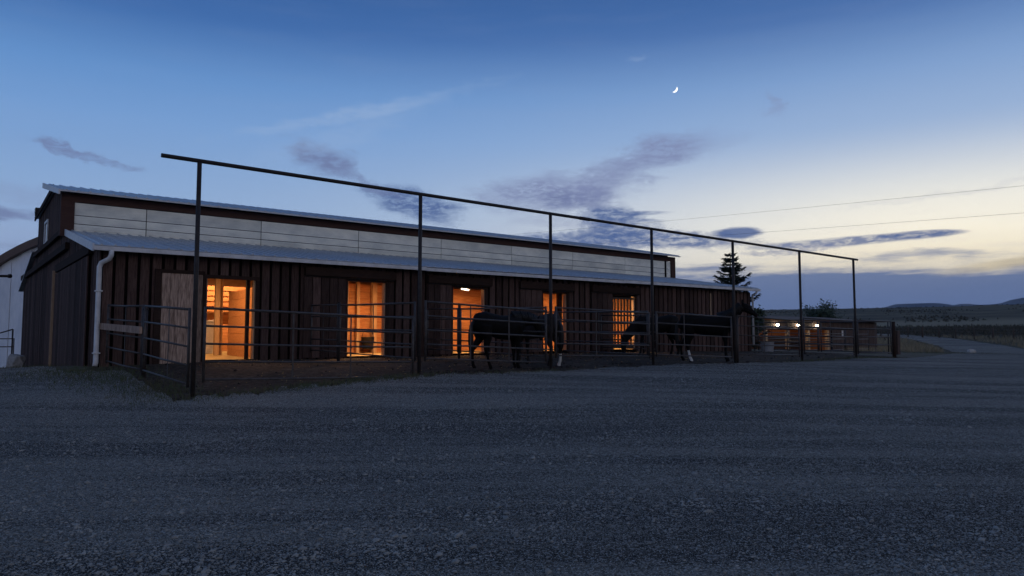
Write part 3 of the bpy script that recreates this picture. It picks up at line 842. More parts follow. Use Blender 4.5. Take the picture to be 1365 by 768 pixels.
part(MB().box(-0.36, -0.055, 5.03, 5.30, 3.15, 4.40), 'corner_trim', 'trim')
part(MB().box(LEN + 0.38, LEN + 0.7, 4.945, 5.03, 3.10, 4.158), 'corner_trim', 'trim')

# lean-to roof of ribbed metal sheets
def roof_strip(parent, x0, x1, s0, z0, s1, z1, ribs):
    """one ribbed sheet; z0/z1 are functions of x"""
    mb = MB()
    th = 0.012
    mb.hexa([(x0, s0, z0(x0)), (x1, s0, z0(x1)), (x1, s1, z1(x1)), (x0, s1, z1(x0)), (x0, s0, z0(x0) + th), (x1, s0, z0(x1) + th), (x1, s1, z1(x1) + th), (x0, s1, z1(x0) + th)])
    for k in range(ribs):
        xa = x0 + (k + 0.5) * (x1 - x0) / ribs
        a, b = xa - 0.035, xa + 0.035
        mb.hexa([(a, s0 - .004, z0(a) + th - .002), (b, s0 - .004, z0(b) + th - .002), (b, s1 - .002, z1(b) + th - .002), (a, s1 - .002, z1(a) + th - .002),
                 (a + .015, s0 - .004, z0(a) + th + .03), (b - .015, s0 - .004, z0(b) + th + .03), (b - .015, s1 - .002, z1(b) + th + .03), (a + .015, s1 - .002, z1(a) + th + .03)])
    return part(mb, 'roof_panel', 'roof', parent)
re0 = lambda t: eave(t) + 0.01
re1 = lambda t: 3.27
lr = part(MB().hexa([(-0.18, -0.22, eave(0) - 0.04), (LEN + .3, -0.22, eave(LEN) - 0.04), (LEN + .3, 4.94, 3.22), (-0.18, 4.94, 3.22), (-0.18, -0.22, eave(0) - 0.0), (LEN + .3, -0.22, eave(LEN) - 0.0), (LEN + .3, 4.94, 3.26), (-0.18, 4.94, 3.26)]), 'lean_to_roof', 'sheet')
npan = 30
for i in range(npan):
    x0 = -0.2 + i * (LEN + 0.55) / npan; x1 = x0 + (LEN + 0.55) / npan - 0.004
    roof_strip(lr, x0, x1, -0.27, re0, 4.93, re1, 3)
# upper roof
ur = part(MB().hexa([(-0.38, 4.75, 4.40), (LEN + .78, 4.75, 4.40), (LEN + .78, 9.2, 5.30), (-0.38, 9.2, 5.30), (-0.38, 4.75, 4.43), (LEN + .78, 4.75, 4.43), (LEN + .78, 9.2, 5.34), (-0.38, 9.2, 5.34)]), 'upper_roof', 'sheet')
for i in range(npan):
    x0 = -0.42 + i * (LEN + 1.22) / npan; x1 = x0 + (LEN + 1.22) / npan - 0.004
    roof_strip(ur, x0, x1, 4.68, lambda t: 4.435, 9.2, lambda t: 5.36, 3)
part(MB().box(-0.43, LEN + 0.80, 4.66, 4.735, 4.40, 4.43), 'eave_flashing', 'white')
part(MB().hexa([(-0.12, 9.21, 5.32), (LEN + .75, 9.21, 5.32), (LEN + .75, 15.05, 4.96), (-0.12, 15.05, 4.96), (-0.12, 9.21, 5.36), (LEN + .75, 9.21, 5.36), (LEN + .75, 15.05, 5.0), (-0.12, 15.05, 5.0)]), 'upper_roof', 'roof')
part(MB().hexa([(-0.2, 15.02, 3.60), (LEN + .3, 15.02, 3.60), (LEN + .3, 20.75, 2.30), (-0.2, 20.75, 2.30), (-0.2, 15.02, 3.64), (LEN + .3, 15.02, 3.64), (LEN + .3, 20.75, 2.34), (-0.2, 20.75, 2.34)]), 'lean_to_roof', 'roof')
# rake fascias at the near gable
part(MB().hexa([(-0.245, -0.30, 2.16), (-0.205, -0.30, 2.16), (-0.205, 4.98, 3.13), (-0.245, 4.98, 3.13), (-0.245, -0.30, 2.345), (-0.205, -0.30, 2.345), (-0.205, 4.98, 3.32), (-0.245, 4.98, 3.32)]), 'rake_fascia', 'white')
part(MB().hexa([(-0.47, 4.66, 4.30), (-0.425, 4.66, 4.30), (-0.425, 9.2, 5.22), (-0.47, 9.2, 5.22), (-0.47, 4.66, 4.45), (-0.425, 4.66, 4.45), (-0.425, 9.2, 5.40), (-0.47, 9.2, 5.40)]), 'rake_fascia', 'white')
part(MB().hexa([(-0.17, 9.21, 5.22), (-0.13, 9.21, 5.22), (-0.13, 15.06, 4.86), (-0.17, 15.06, 4.86), (-0.17, 9.21, 5.40), (-0.13, 9.21, 5.40), (-0.13, 15.06, 5.03), (-0.17, 15.06, 5.03)]), 'rake_fascia', 'darktrim')
# gutter in three lengths and the downspouts
for a, b, dz in ((-0.22, 9.0, 0.0), (9.02, 18.0, -0.012), (18.02, LEN + 0.3, 0.0)):
    gm = MB()
    for (y0, y1, h0, h1) in ((-0.375, -0.365, -0.105, -0.01), (-0.375, -0.285, -0.115, -0.105), (-0.285, -0.278, -0.115, 0.0)):
        gm.hexa([(a, y0, eave(a) + h0 + dz), (b, y0, eave(b) + h0 + dz), (b, y1, eave(b) + h0 + dz), (a, y1, eave(a) + h0 + dz), (a, y0, eave(a) + h1 + dz), (b, y0, eave(b) + h1 + dz), (b, y1, eave(b) + h1 + dz), (a, y1, eave(a) + h1 + dz)])
    part(gm, 'gutter', 'white')
ds = MB().tube([(0.16, -0.33, 2.20), (0.16, -0.33, 2.08), (0.12, -0.28, 1.99), (-0.02, -0.14, 1.90), (-0.05, -0.10, 1.80), (-0.05, -0.10, -0.50), (-0.07, -0.12, -0.60)], 0.058, 10)
dsp = part(ds, 'downspout', 'white')
for z in (1.2, -0.3):
    part(MB().box(-0.13, 0.03, -0.17, -0.036, z, z + 0.03), 'strap', 'white', dsp)
d2 = part(MB().tube([(LEN + 0.06, -0.32, 2.30), (LEN + 0.06, -0.32, 2.24), (LEN + 0.06, -0.10, 2.14), (LEN + 0.06, -0.10, -0.2)], 0.05, 10), 'downspout', 'white')
part(MB().box(23.66, 23.72, -0.075, -0.046, 0.75, 2.10), 'conduit', 'jamb')

# white chest cabinet in the first bay, black bucket in the second
cb = thing('cabinet', 'off white cabinet seen through the widest lit doorway beside a post', 'cabinet', W(3.98, 5.3, -0.2), BA)
MB().box(-0.75, 0.30, -0.3, 0.3, -0.25, 0.82).build('cabinet_body', 'white', cb, bevel=0.02)
MB().box(-0.77, 0.32, -0.32, 0.32, 0.825, 0.89).build('lid', 'white', cb, bevel=0.015)
MB().box(-0.30, -0.10, -0.345, -0.322, 0.70, 0.74).build('handle', 'pipe', cb)
bk = thing('bucket', 'black feed bucket hanging between two pale posts in a doorway', 'bucket', W(8.83, 3.26, -0.27), BA)
MB().tube([(0, 0, 0), (0, 0, 0.02), (0, 0, 0.40), (0, 0, 0.42)], [0.17, 0.18, 0.23, 0.235], 16).build('pail', 'black', bk)
MB().tube([(-0.22, 0, 0.40), (-0.17, 0, 0.62), (0, 0, 0.72), (0.17, 0, 0.62), (0.22, 0, 0.40)], 0.008, 6).build('bail', 'pipe', bk)

# ------------------------------------------------------------------ pipe frame of tall posts and overhead beam
P0 = W(0.62, -6.1)
pf = thing('pipe_frame', 'tall dark pipe frame, seven posts carrying one long overhead beam', 'pipe frame', (P0[0], P0[1], gz(*P0)), BA)
zb = pf.location.z
pole_t = [0.62, 5.36, 9.21, 13.05, 16.90, 20.76, 24.5]
def beam_z(t): return 3.34 - 0.0085 * (t - 0.62)
for t in pole_t:
    MB().tube([(t - 0.62, 0, gts(t, -6.1) - 0.4 - zb), (t - 0.62, 0, beam_z(t) - 0.03 - zb)], 0.042, 12).build('pole', 'pipe', pf)
MB().tube([(-0.66, 0, beam_z(-0.04) - zb), (9.8, 0, beam_z(10.4) - zb)], 0.040, 12).build('beam', 'pipe', pf)
MB().tube([(9.805, 0, beam_z(10.42) - zb), (24.2, 0, beam_z(24.82) - zb)], 0.040, 12).build('beam', 'pipe', pf)
MB().tube([(9.62, 0, beam_z(10.24) - zb), (9.98, 0, beam_z(10.6) - zb)], 0.048, 12).build('beam_sleeve', 'pipe', pf)

# ------------------------------------------------------------------ rail panels
def rail_panel(label, t0, s0, t1, s1, zt0, zt1, zb0, zb1, n=5, stays=(0.33, 0.66), posts=(True, True), group='pipe rail panels of the horse runs', top_r=0.0235, posth=None):
    a = np.array(W(t0, s0)); b = np.array(W(t1, s1))
    ln = float(np.hypot(*(b - a))); h = math.atan2(b[1] - a[1], b[0] - a[0])
    z0 = gz(*a)
    r = thing('rail_panel', label, 'fence panel', (a[0], a[1], z0), h, group)
    zt0 -= z0; zt1 -= z0; zb0 -= z0; zb1 -= z0
    dz_end = gz(*b) - z0
    for i in range(n):
        f = i / (n - 1)
        sag = random.uniform(-0.012, 0.006)
        p = [(0.02, 0, zt0 + (zb0 - zt0) * f), (ln / 2, random.uniform(-.006, .006), (zt0 + zt1) / 2 + ((zb0 + zb1) - (zt0 + zt1)) / 2 * f + sag), (ln - 0.02, 0, zt1 + (zb1 - zt1) * f)]
        MB().tube(p, top_r if i == 0 else 0.0195, 8).build('rail', 'rail', r)
    MB().tube([(0, 0, zb0 - 0.06), (0, 0, zt0 + 0.03)], 0.027, 8).build('end_post', 'rail', r)
    MB().tube([(ln, 0, zb1 - 0.06), (ln, 0, zt1 + 0.03)], 0.027, 8).build('end_post', 'rail', r)
    for k in stays:
        zt = zt0 + (zt1 - zt0) * k; zl = zb0 + (zb1 - zb0) * k
        MB().box(ln * k - 0.016, ln * k + 0.016, -0.030, -0.022, zl - 0.01, zt + 0.01).build('stay', 'rail', r)
    return r
F = -6.1
rail_panel('low front panel between the first and second tall posts, below the plank door', 0.80, F, 5.20, F, 0.61, 0.50, -0.70, -0.77, stays=(0.38, 0.66))
rail_panel('front panel between the second and third tall posts, in front of the left horse', 5.52, F, 9.05, F, 0.885, 0.765, -0.385, -0.53, stays=(0.34, 0.66))
rail_panel('front panel between the third and fourth tall posts, just right of the left horse', 9.38, F, 12.90, F, 0.86, 0.80, -0.365, -0.425, stays=(0.4,))
rail_panel('front panel between the fourth and fifth tall posts, crossing the horse with raised head', 13.2, F, 16.74, F, 0.83, 0.757, -0.38, -0.49, stays=(0.34,))
rail_panel('front panel between the fifth and sixth tall posts, before the barn far corner', 17.06, F, 20.6, F, 0.81, 0.72, -0.405, -0.48, stays=(0.4,))
rail_panel('front panel between the two rightmost tall posts', 20.92, F, 24.34, F, 0.81, 0.775, -0.395, -0.455, stays=(0.5,))
rail_panel('last front panel, right of the rightmost tall post', 24.66, F, 27.3, F, 0.79, 0.80, -0.43, -0.46, stays=(0.5,))
# end run back to the barn corner
rail_panel('side panel joining the nearest tall post to a short post', 0.56, F + 0.12, 0.40, -3.05, 0.585, 0.75, -0.78, -0.61, stays=(0.45,), group='pipe rail side panels')
rail_panel('side panel beside the downspout, carrying a wooden plank', 0.38, -2.95, 0.16, -0.22, 0.755, 0.87, -0.60, -0.47, stays=(0.5,), group='pipe rail side panels')
wp = thing('short_post', 'short dark post midway along the side fence, near the downspout', 'post', W(0.42, -3.0, gts(0.42, -3.0)), BA)
MB().tube([(0, 0, -0.3), (0, 0, 1.46)], 0.05, 10).build('shaft', 'pipe', wp)
MB().tube([(0, 0, 1.462), (0, 0, 1.50)], 0.056, 10).build('cap', 'pipe', wp)
ln_plank = MB().hexa([(0.30, -3.05, 0.16), (0.36, -3.05, 0.16), (0.06, -0.05, 0.29), (0.0, -0.05, 0.29), (0.30, -3.05, 0.31), (0.36, -3.05, 0.31), (0.06, -0.05, 0.44), (0.0, -0.05, 0.44)])
plo = ln_plank.build('fence_plank', 'oldwood', None, bevel=0.004)
plo.location = (C0[0], C0[1], 0); plo.rotation_euler = (0, 0, BA)
tag(plo, 'weathered wooden plank wired along the side fence by the downspout', 'plank')
# dividers between the runs, from the front line to the barn wall
names = ['second', 'third', 'fourth']
for k, t in enumerate((5.36, 9.21, 13.05)):
    rail_panel('rear divider panel running from the barn wall, in line with the %s tall post' % names[k], t - 0.02, -0.15, t, -1.85, 1.02, 0.97, -0.25, -0.28, stays=(0.5,), group='divider panels between the horse runs')
    rail_panel('forward divider panel meeting the %s tall post' % names[k], t, -2.0, t, -5.9, 0.96, 0.86, -0.29, -0.38, stays=(0.5,), group='divider panels between the horse runs')
    dp = thing('divider_post', 'short dark post midway along the divider behind the %s tall post' % names[k], 'post', W(t, -1.93, gts(t, -1.93)), BA, 'short divider posts')
    MB().tube([(0, 0, -0.3), (0, 0, 1.60)], 0.042, 10).build('shaft', 'pipe', dp)
    MB().tube([(0, 0, 1.602), (0, 0, 1.63)], 0.047, 10).build('cap', 'pipe', dp)
rail_panel('divider panel at the barn wall behind the horse with raised head', 16.88, -0.15, 16.9, -2.9, 0.98, 0.92, -0.22, -0.28, stays=(0.5,), group='divider panels between the horse runs')
# right-hand end of the corral, running back
rail_panel('end panel at the right corner, nearest the wooden post', 27.4, -5.95, 27.5, -3.0, 0.80, 0.84, -0.45, -0.40, stays=(0.5,), group='corral end panels')
rail_panel('end panel behind the right corner panel, nearer the water tub', 27.5, -2.85, 27.6, 0.2, 0.84, 0.88, -0.40, -0.36, stays=(0.5,), group='corral end panels')
for k, (ta, tb) in enumerate(((27.8, 31.2), (31.4, 34.8), (35.0, 38.4), (38.6, 42.0))):
    lab = ['left', 'second', 'third', 'right'][k]
    rail_panel('%s panel of the back corral fence in front of the lit shed' % lab, ta, 0.55 + k * 0.41, tb, 0.93 + k * 0.41, 0.72, 0.74, -0.50, -0.46, stays=(0.5,), group='back corral panels')
cpst = thing('corner_post', 'thick upright wooden post at the right end of the front fence', 'post', W(27.5, F - 0.02, gts(27.5, F)), BA)
MB().tube([(0, 0, -0.3), (0, 0, 1.48)], [0.075, 0.068], 12).build('shaft', 'darktrim', cpst)
MB().box(0.11, 0.32, -0.11, 0.10, 0.15, 1.12).build('feed_box', 'shed', cpst, bevel=0.02)
fp = thing('fence_post', 'thick dark post beside the fifth tall post, under the raised horse head', 'post', W(17.02, F + 0.02, gts(17.0, F)), BA)
MB().tube([(0, 0, -0.3), (0.01, 0, 1.50)], 0.065, 12).build('shaft', 'pipe', fp)
MB().tube([(0.01, 0, 1.502), (0.01, 0, 1.53)], 0.07, 12).build('cap', 'pipe', fp)

tb = thing('water_tub', 'pale round water tub by the far corner of the barn', 'tub', W(27.15, -0.55, gts(27.15, -0.55)), 0)
tm = MB().tube([(0, 0, 0.0), (0, 0, 0.03), (0, 0, 0.44), (0, 0, 0.46), (0, 0, 0.46), (0, 0, 0.10)], [0.26, 0.27, 0.30, 0.32, 0.285, 0.26], 20)
tm.build('tub_wall', 'tub', tb)

# ------------------------------------------------------------------ horses
def horse(label, x, y, heading, scale, coat, neck, head, legs, tail_m='tail_hair', white=None, mane=True, blaze=False):
    """body lofted in sections, fused into one skin; local x forward, z up, feet on 0"""
    mb = MB()
    tr = [(-0.84, 1.16, .05, .07), (-0.80, 1.15, .13, .17), (-0.70, 1.17, .215, .27), (-0.50, 1.19, .265, .30), (-0.25, 1.14, .27, .295), (0.0, 1.08, .28, .315), (0.25, 1.07, .275, .325), (0.45, 1.10, .25, .335), (0.60, 1.11, .215, .30), (0.72, 1.10, .15, .22), (0.80, 1.08, .07, .11)]
    mb.tube([(a, 0, b) for a, b, _, _ in tr], 0, 16, squash=[(c, d) for _, _, c, d in tr])
    mb.tube([(a, 0, b) for a, b, _, _ in neck], 0, 14, squash=[(c, d) for _, _, c, d in neck])
    mb.tube([(a, 0, b) for a, b, _, _ in head], 0, 12, squash=[(c, d) for _, _, c, d in head])
    # ears from the poll
    hx, hz = head[0][0], head[0][1]; dxh, dzh = head[-1][0] - hx, head[-1][1] - hz; L = math.hypot(dxh, dzh); dxh /= L; dzh /= L
    ux, uz = (-dxh, -dzh)
    px_, pz_ = (-dzh, dxh) if dxh > 0 else (dzh, -dxh)
    for sd in (-1, 1):
        b0 = Vector((hx + px_ * 0.05 + ux * 0.0, sd * 0.05, hz + pz_ * 0.05 + uz * 0.0))
        e = Vector((ux * 0.6 + px_ * 0.8, sd * 0.15, uz * 0.6 + pz_ * 0.8)).normalized()
        mb.tube([b0 - e * 0.05, b0 + e * 0.04, b0 + e * 0.10, b0 + e * 0.165], [.030, .036, .027, .012], 8)
    ty = {'fl': 0.13, 'fr': -0.13, 'hl': 0.14, 'hr': -0.14}
    for k, (dx, bend) in legs.items():
        yy = ty[k]
        if k[0] == 'f':
            pts = [(0.52, yy * 0.95, 1.12), (0.53, yy, 0.92), (0.54 + dx * .35, yy, 0.72), (0.55 + dx * .6 + bend * .5, yy, 0.48), (0.545 + dx * .8, yy, 0.30), (0.55 + dx, yy, 0.13), (0.585 + dx, yy, 0.07), (0.60 + dx, yy, 0.0)]
            rd = [.14, .105, .075, .053, .036, .042, .044, .060]
        else:
            pts = [(-0.55, yy * 0.85, 1.10), (-0.56, yy, 0.92), (-0.53 + dx * .2, yy, 0.78), (-0.66 + dx * .5, yy, 0.58), (-0.73 + dx * .75, yy, 0.50), (-0.71 + dx * .9, yy, 0.30), (-0.69 + dx, yy, 0.13), (-0.655 + dx, yy, 0.07), (-0.64 + dx, yy, 0.0)]
            rd = [.20, .165, .115, .072, .058, .040, .046, .045, .062]
        mb.tube(pts, rd, 10)
    body = mb.build('horse', coat, None)
    rm = body.modifiers.new('skin', 'REMESH'); rm.mode = 'VOXEL'; rm.voxel_size = 0.021; rm.use_smooth_shade = True
    sm = body.modifiers.new('soften', 'SMOOTH'); sm.iterations = 7; sm.factor = 0.5
    body.scale = (scale,) * 3
    body.location = (x, y, gz(x, y) + 0.016)
    body.rotation_euler = (0, 0, heading)
    tag(body, label, 'horse')
    # tail: a tapering hank of strands
    tl = MB()
    for i in range(16):
        yy = random.uniform(-.045, .045); o = random.uniform(-.03, .03)
        tl.tube([(-0.83, yy * .4, 1.24), (-0.90 + o * .4, yy * .7, 1.10), (-0.915 + o, yy, 0.85), (-0.90 + o, yy * 1.2, 0.60), (-0.88 + o * 1.2, yy, 0.34 + random.uniform(0, .16))], [.022, .030, .030, .024, .006], 6)
    tl.build('tail', 'mane_hair', body)
    if mane:
        mn = MB()
        n = len(neck)
        for i in range(26):
            f = i / 25 * (n - 1.001); k = int(f); q_ = f - k
            a = neck[k]; b = neck[k + 1]
            cx_, cz_ = a[0] + (b[0] - a[0]) * q_, a[1] + (b[1] - a[1]) * q_
            tx, tz = b[0] - a[0], b[1] - a[1]; l_ = math.hypot(tx, tz)
            hh = a[3] + (b[3] - a[3]) * q_; ww = a[2] + (b[2] - a[2]) * q_
            nx, nz_ = -tz / l_, tx / l_
            top = Vector((cx_ + nx * hh * .97, 0, cz_ + nz_ * hh * .97))
            drop = random.uniform(.15, .24)
            mn.tube([top, top + Vector((nx * .02, -0.04, nz_ * .02)), top + Vector((-nx * drop * .4, -ww * 0.95, -nz_ * drop * .4 - .03)), top + Vector((-nx * drop, -ww * 1.06, -nz_ * drop - 0.05))], [.022, .026, .022, .006], 5)
        mn.build('mane', 'mane_hair', body)
    k = 2
    ex, ez = head[k][0], head[k][1]
    for sd in (-1, 1):
        MB().tube([(ex + px_ * .035, sd * (head[k][2] * 0.80), ez + pz_ * .035), (ex + px_ * .035, sd * (head[k][2] * 0.99), ez + pz_ * .035)], [.020, .012], 8).build('eye', 'eye', body)
    return body

def coat_material(name, c, socks=(), blaze=None):
    m = material(name, c, tuple(v * 0.7 for v in c), 0.75, 3.0, (1, 1, 1), 0.25, 45, spec=0.12)
    if socks or blaze:
        t = NT(m.node_tree); bs = m.node_tree.nodes['Principled BSDF']
        co = t.n('ShaderNodeTexCoord'); sp = t.n('ShaderNodeSeparateXYZ'); t.l(co.outputs['Object'], sp.inputs[0])
        src = bs.inputs['Base Color'].links[0].from_socket
        colr = src
        for (x0, x1, side, h) in socks:
            a = t.math('GREATER_THAN', sp.outputs[0], x0); b = t.math('LESS_THAN', sp.outputs[0], x1)
            s_ = t.math('GREATER_THAN', t.math('MULTIPLY', sp.outputs[1], side), 0.02); z_ = t.math('LESS_THAN', sp.outputs[2], h)
            k = t.math('MULTIPLY', t.math('MULTIPLY', a, b), t.math('MULTIPLY', s_, z_))
            colr = t.mix(k, colr, (0.62, 0.60, 0.56, 1))
        t.l(colr, bs.inputs['Base Color'])
    return m
M['mane_hair'] = material('mane_and_tail_hair', (0.010, 0.009, 0.009), (0.006, 0.005, 0.005), 0.55, 6, (6, 6, 1))
M['eye'] = material('horse_eye', (0.006, 0.005, 0.004), (0.004, 0.004, 0.004), 0.1, 3, spec=0.6)
M['bay1'] = coat_material('dark_bay_coat', (0.0075, 0.006, 0.0055))
M['bay2'] = coat_material('brown_coat_one_sock', (0.034, 0.028, 0.026), socks=((-1.0, -0.2, -1, 0.34),))
M['bay3'] = coat_material('black_brown_coat_one_sock', (0.006, 0.005, 0.0048), socks=((-1.0, -0.2, -1, 0.34),))
M['bay4'] = coat_material('brown_coat', (0.008, 0.0065, 0.006))
# sections of necks and heads: (x, z, half width, half depth)
neck_up = [(0.46, 1.20, .15, .30), (0.66, 1.31, .12, .235), (0.84, 1.45, .095, .185), (0.98, 1.60, .08, .15), (1.06, 1.70, .075, .12)]
head_up = [(1.06, 1.72, .070, .095), (1.15, 1.665, .090, .125), (1.26, 1.585, .085, .120), (1.38, 1.495, .066, .085), (1.47, 1.425, .055, .068), (1.53, 1.375, .050, .055)]
neck_lvl = [(0.46, 1.20, .15, .30), (0.68, 1.26, .12, .235), (0.90, 1.29, .10, .185), (1.08, 1.28, .085, .155), (1.20, 1.25, .075, .125)]
head_lvl = [(1.20, 1.27, .070, .095), (1.27, 1.19, .090, .125), (1.335, 1.07, .085, .120), (1.385, 0.93, .066, .085), (1.42, 0.82, .055, .068), (1.44, 0.745, .050, .055)]
neck_dn = [(0.46, 1.18, .15, .29), (0.68, 1.08, .12, .225), (0.88, 0.92, .095, .18), (1.05, 0.74, .08, .145), (1.16, 0.60, .075, .115)]
head_dn = [(1.16, 0.60, .070, .095), (1.21, 0.50, .088, .122), (1.23, 0.38, .083, .115), (1.225, 0.25, .066, .085), (1.215, 0.15, .055, .068), (1.20, 0.085, .050, .055)]
hx, hy = W(8.22, -5.25)
horse('dark horse standing at the front rails left of the third tall post, head lowered', hx, hy, BA + R(0), 0.97, 'bay1', neck_lvl, head_lvl,
      {'fl': (0.03, 0), 'fr': (-0.06, 0), 'hl': (-0.06, 0), 'hr': (0.26, 0)})
hx, hy = W(9.92, -4.72)
horse('brown horse turned away beside the third tall post, rump towards the yard', hx, hy, BA + R(97), 0.96, 'bay2', neck_lvl, head_lvl,
      {'fl': (0.05, 0), 'fr': (-0.05, 0), 'hl': (0.10, 0), 'hr': (-0.04, 0)})
horse('dark horse with raised head and one white hind sock looking over the rails', 6.28, 23.9, R(-6), 1.05, 'bay3', neck_up, head_up,
      {'fl': (0.06, 0), 'fr': (-0.02, 0), 'hl': (-0.05, 0), 'hr': (0.16, 0)})
horse('dark horse with head down grazing behind the horse with raised head', 5.2, 26.6, R(186), 1.0, 'bay4', neck_dn, head_dn,
      {'fl': (0.10, 0), 'fr': (-0.10, 0), 'hl': (-0.05, 0), 'hr': (0.12, 0)})

# clods and droppings on the paddock
N = 420
ct = rng.uniform(0.8, 27, N); cs = rng.uniform(-6.5, -0.4, N)
for cxx, cyy in ((7.3, -5.9), (8.9, -5.7), (10.2, -5.6), (12.5, -5.5), (6.3, -5.9)):
    ct = np.concatenate([ct, cxx + rng.normal(0, 0.28, 45)]); cs = np.concatenate([cs, cyy + rng.normal(0, 0.16, 45)])
cx2 = C0[0] + ct * U[0] + cs * V[0]; cy2 = C0[1] + ct * U[1] + cs * V[1]
cz2 = ground_z(cx2, cy2) + 0.03
tag(scatter_stones('dirt_clods', np.column_stack([cx2, cy2, cz2]), 0.008 + 0.02 * rng.gamma(1.4, .5, len(cx2)), 'clod'), 'dark dirt clods and droppings trodden into the runs', 'clods', kind='stuff')

# ------------------------------------------------------------------ grass
def blades(name, pts, h0, h1, w0, m, label, cat='grass'):
    n = len(pts)
    a = rng.uniform(0, 2 * np.pi, n); h = rng.uniform(h0, h1, n); ln = rng.normal(0, 0.35, (n, 2)) * h[:, None]
    dx, dy = np.cos(a) * w0, np.sin(a) * w0
    b0 = pts + np.column_stack([-dx, -dy, np.zeros(n)]); b1 = pts + np.column_stack([dx, dy, np.zeros(n)])
    tp = pts + np.column_stack([ln, h])
    v = np.stack([b0, b1, tp], 1).reshape(-1, 3)
    f = np.arange(n * 3).reshape(-1, 3)
    o = sheet_mesh(name, v, f, m)
    return tag(o, label, cat, kind='stuff')
def patch(n, cx, cy, sx_, sy_, ang=0.0):
    p = rng.normal(0, 1, (n, 2)) * [sx_, sy_]
    c, s = math.cos(ang), math.sin(ang)
    return np.column_stack([cx + p[:, 0] * c - p[:, 1] * s, cy + p[:, 0] * s + p[:, 1] * c])
gp = []
for t, s, st, s2, n in ((-0.6, -1.2, 0.7, 0.9, 1500), (-0.1, -3.0, 0.5, 1.0, 1500), (0.2, -5.2, 0.4, 0.8, 1200), (2.6, -6.4, 1.3, 0.22, 1500), (4.6, -6.4, 0.7, 0.2, 700), (25.0, -6.3, 1.6, 0.2, 700), (7.9, -6.5, 1.2, 0.14, 400), (21.0, -6.4, 1.6, .15, 400)):
    gp.append(patch(int(n * 0.8), *W(t, s), st, s2, BA))
gp.append(patch(1300, -16.0, 24.5, 3.0, 1.4, R(-58)))
gp.append(patch(900, 25.5, 42.5, 2.6, 0.8, R(20)))
gp = np.concatenate(gp)
gp3 = np.column_stack([gp, np.concatenate([ground_z(gp[i:i + 4000, 0], gp[i:i + 4000, 1]) for i in range(0, len(gp), 4000)]) + 0.01])
blades('grass', gp3, 0.04, 0.13, 0.008, 'grass', 'short green grass growing along the foot of the fence')
# dry grass and sage on the pasture right of the yard
az_ = rng.uniform(R(24), R(44), 16000); rd_ = rng.uniform(60, 92, 16000)
k_ = (rd_ > np.array([edge_r(a) for a in az_]) + 0.6)
dg = np.column_stack([rd_ * np.sin(az_), rd_ * np.cos(az_)])[k_]
dg = dg[off_road(dg)]
blades('dry_grass', np.column_stack([dg, ground_z(dg[:, 0], dg[:, 1])]), 0.15, 0.45, 0.03, 'drygrass', 'pale dry grass along the wire fence beyond the yard')
az_ = rng.uniform(R(14), R(46), 26000); rd_ = rng.normal(110, 9, 26000)
bp = np.column_stack([rd_ * np.sin(az_), rd_ * np.cos(az_)])
bp = bp[off_road(bp)]
blades('sagebrush', np.column_stack([bp, ground_z(bp[:, 0], bp[:, 1])]), 0.12, 0.42, 0.10, 'brush', 'dark sagebrush band across the pasture', 'brush')
az_ = rng.uniform(R(10), R(46), 9000); rd_ = rng.uniform(180, 480, 9000)
nse = np.sin(rd_ * 0.05 + az_ * 9) + np.sin(az_ * 47 + rd_ * .01) + rng.normal(0, .5, 9000)
az_, rd_ = az_[nse > 0.7], rd_[nse > 0.7]
bp = np.column_stack([rd_ * np.sin(az_), rd_ * np.cos(az_)])
blades('hill_brush', np.column_stack([bp, ground_z(bp[:, 0], bp[:, 1])]), 0.2, 0.6, 0.35, 'brush', 'scattered dark brush on the far rise', 'brush')

# hay scraps trodden into the runs
hp = [patch(70, *W((a + b) / 2, -0.9), 0.9, 0.6, BA) for a, b, _ in OPEN] + [patch(200, *W(13.5, -4.2), 6.5, 1.3, BA), patch(60, *W(4.0, -5.2), 1.4, 0.6, BA)]
hp = np.concatenate(hp)
blades('hay_scraps', np.column_stack([hp, ground_z(hp[:, 0], hp[:, 1]) + 0.025]), 0.01, 0.03, 0.022, 'straw', 'scraps of hay trodden into the horse runs', 'hay')

# ------------------------------------------------------------------ wire fence along the pasture
wpts = [(38.0, 79.0), (40.5, 78.6), (43.0, 77.6), (45.4, 75.8), (47.8, 73.6), (50.2, 71.2), (52.6, 68.6), (55.0, 66.0), (57.4, 63.4), (59.8, 60.8)]
fine = []
for a, b in zip(wpts[:-1], wpts[1:]):
    for q_ in (0, 0.5): fine.append((a[0] + (b[0] - a[0]) * q_, a[1] + (b[1] - a[1]) * q_))
fine.append(wpts[-1])
f0 = (fine[0][0], fine[0][1], gz(*fine[0]))
wf = thing('wire_fence', 'low wire fence on thin posts along the pasture right of the yard', 'fence', f0)
tops = []
for i, (x, y) in enumerate(fine):
    z = gz(x, y); h = 1.15 + random.uniform(-.08, .1); lean = random.uniform(-.05, .05)
    MB().tube([(x - f0[0], y - f0[1], z - .2 - f0[2]), (x - f0[0] + lean, y - f0[1], z + h - f0[2])], 0.055 if i % 4 else 0.10, 7).build('post', 'bark', wf)
    tops.append((x - f0[0], y - f0[1], z - f0[2]))
for hgt in (0.4, 0.75, 1.05):
    MB().tube([(x, y, z + hgt) for x, y, z in tops], 0.010, 5).build('wire', 'wire', wf)

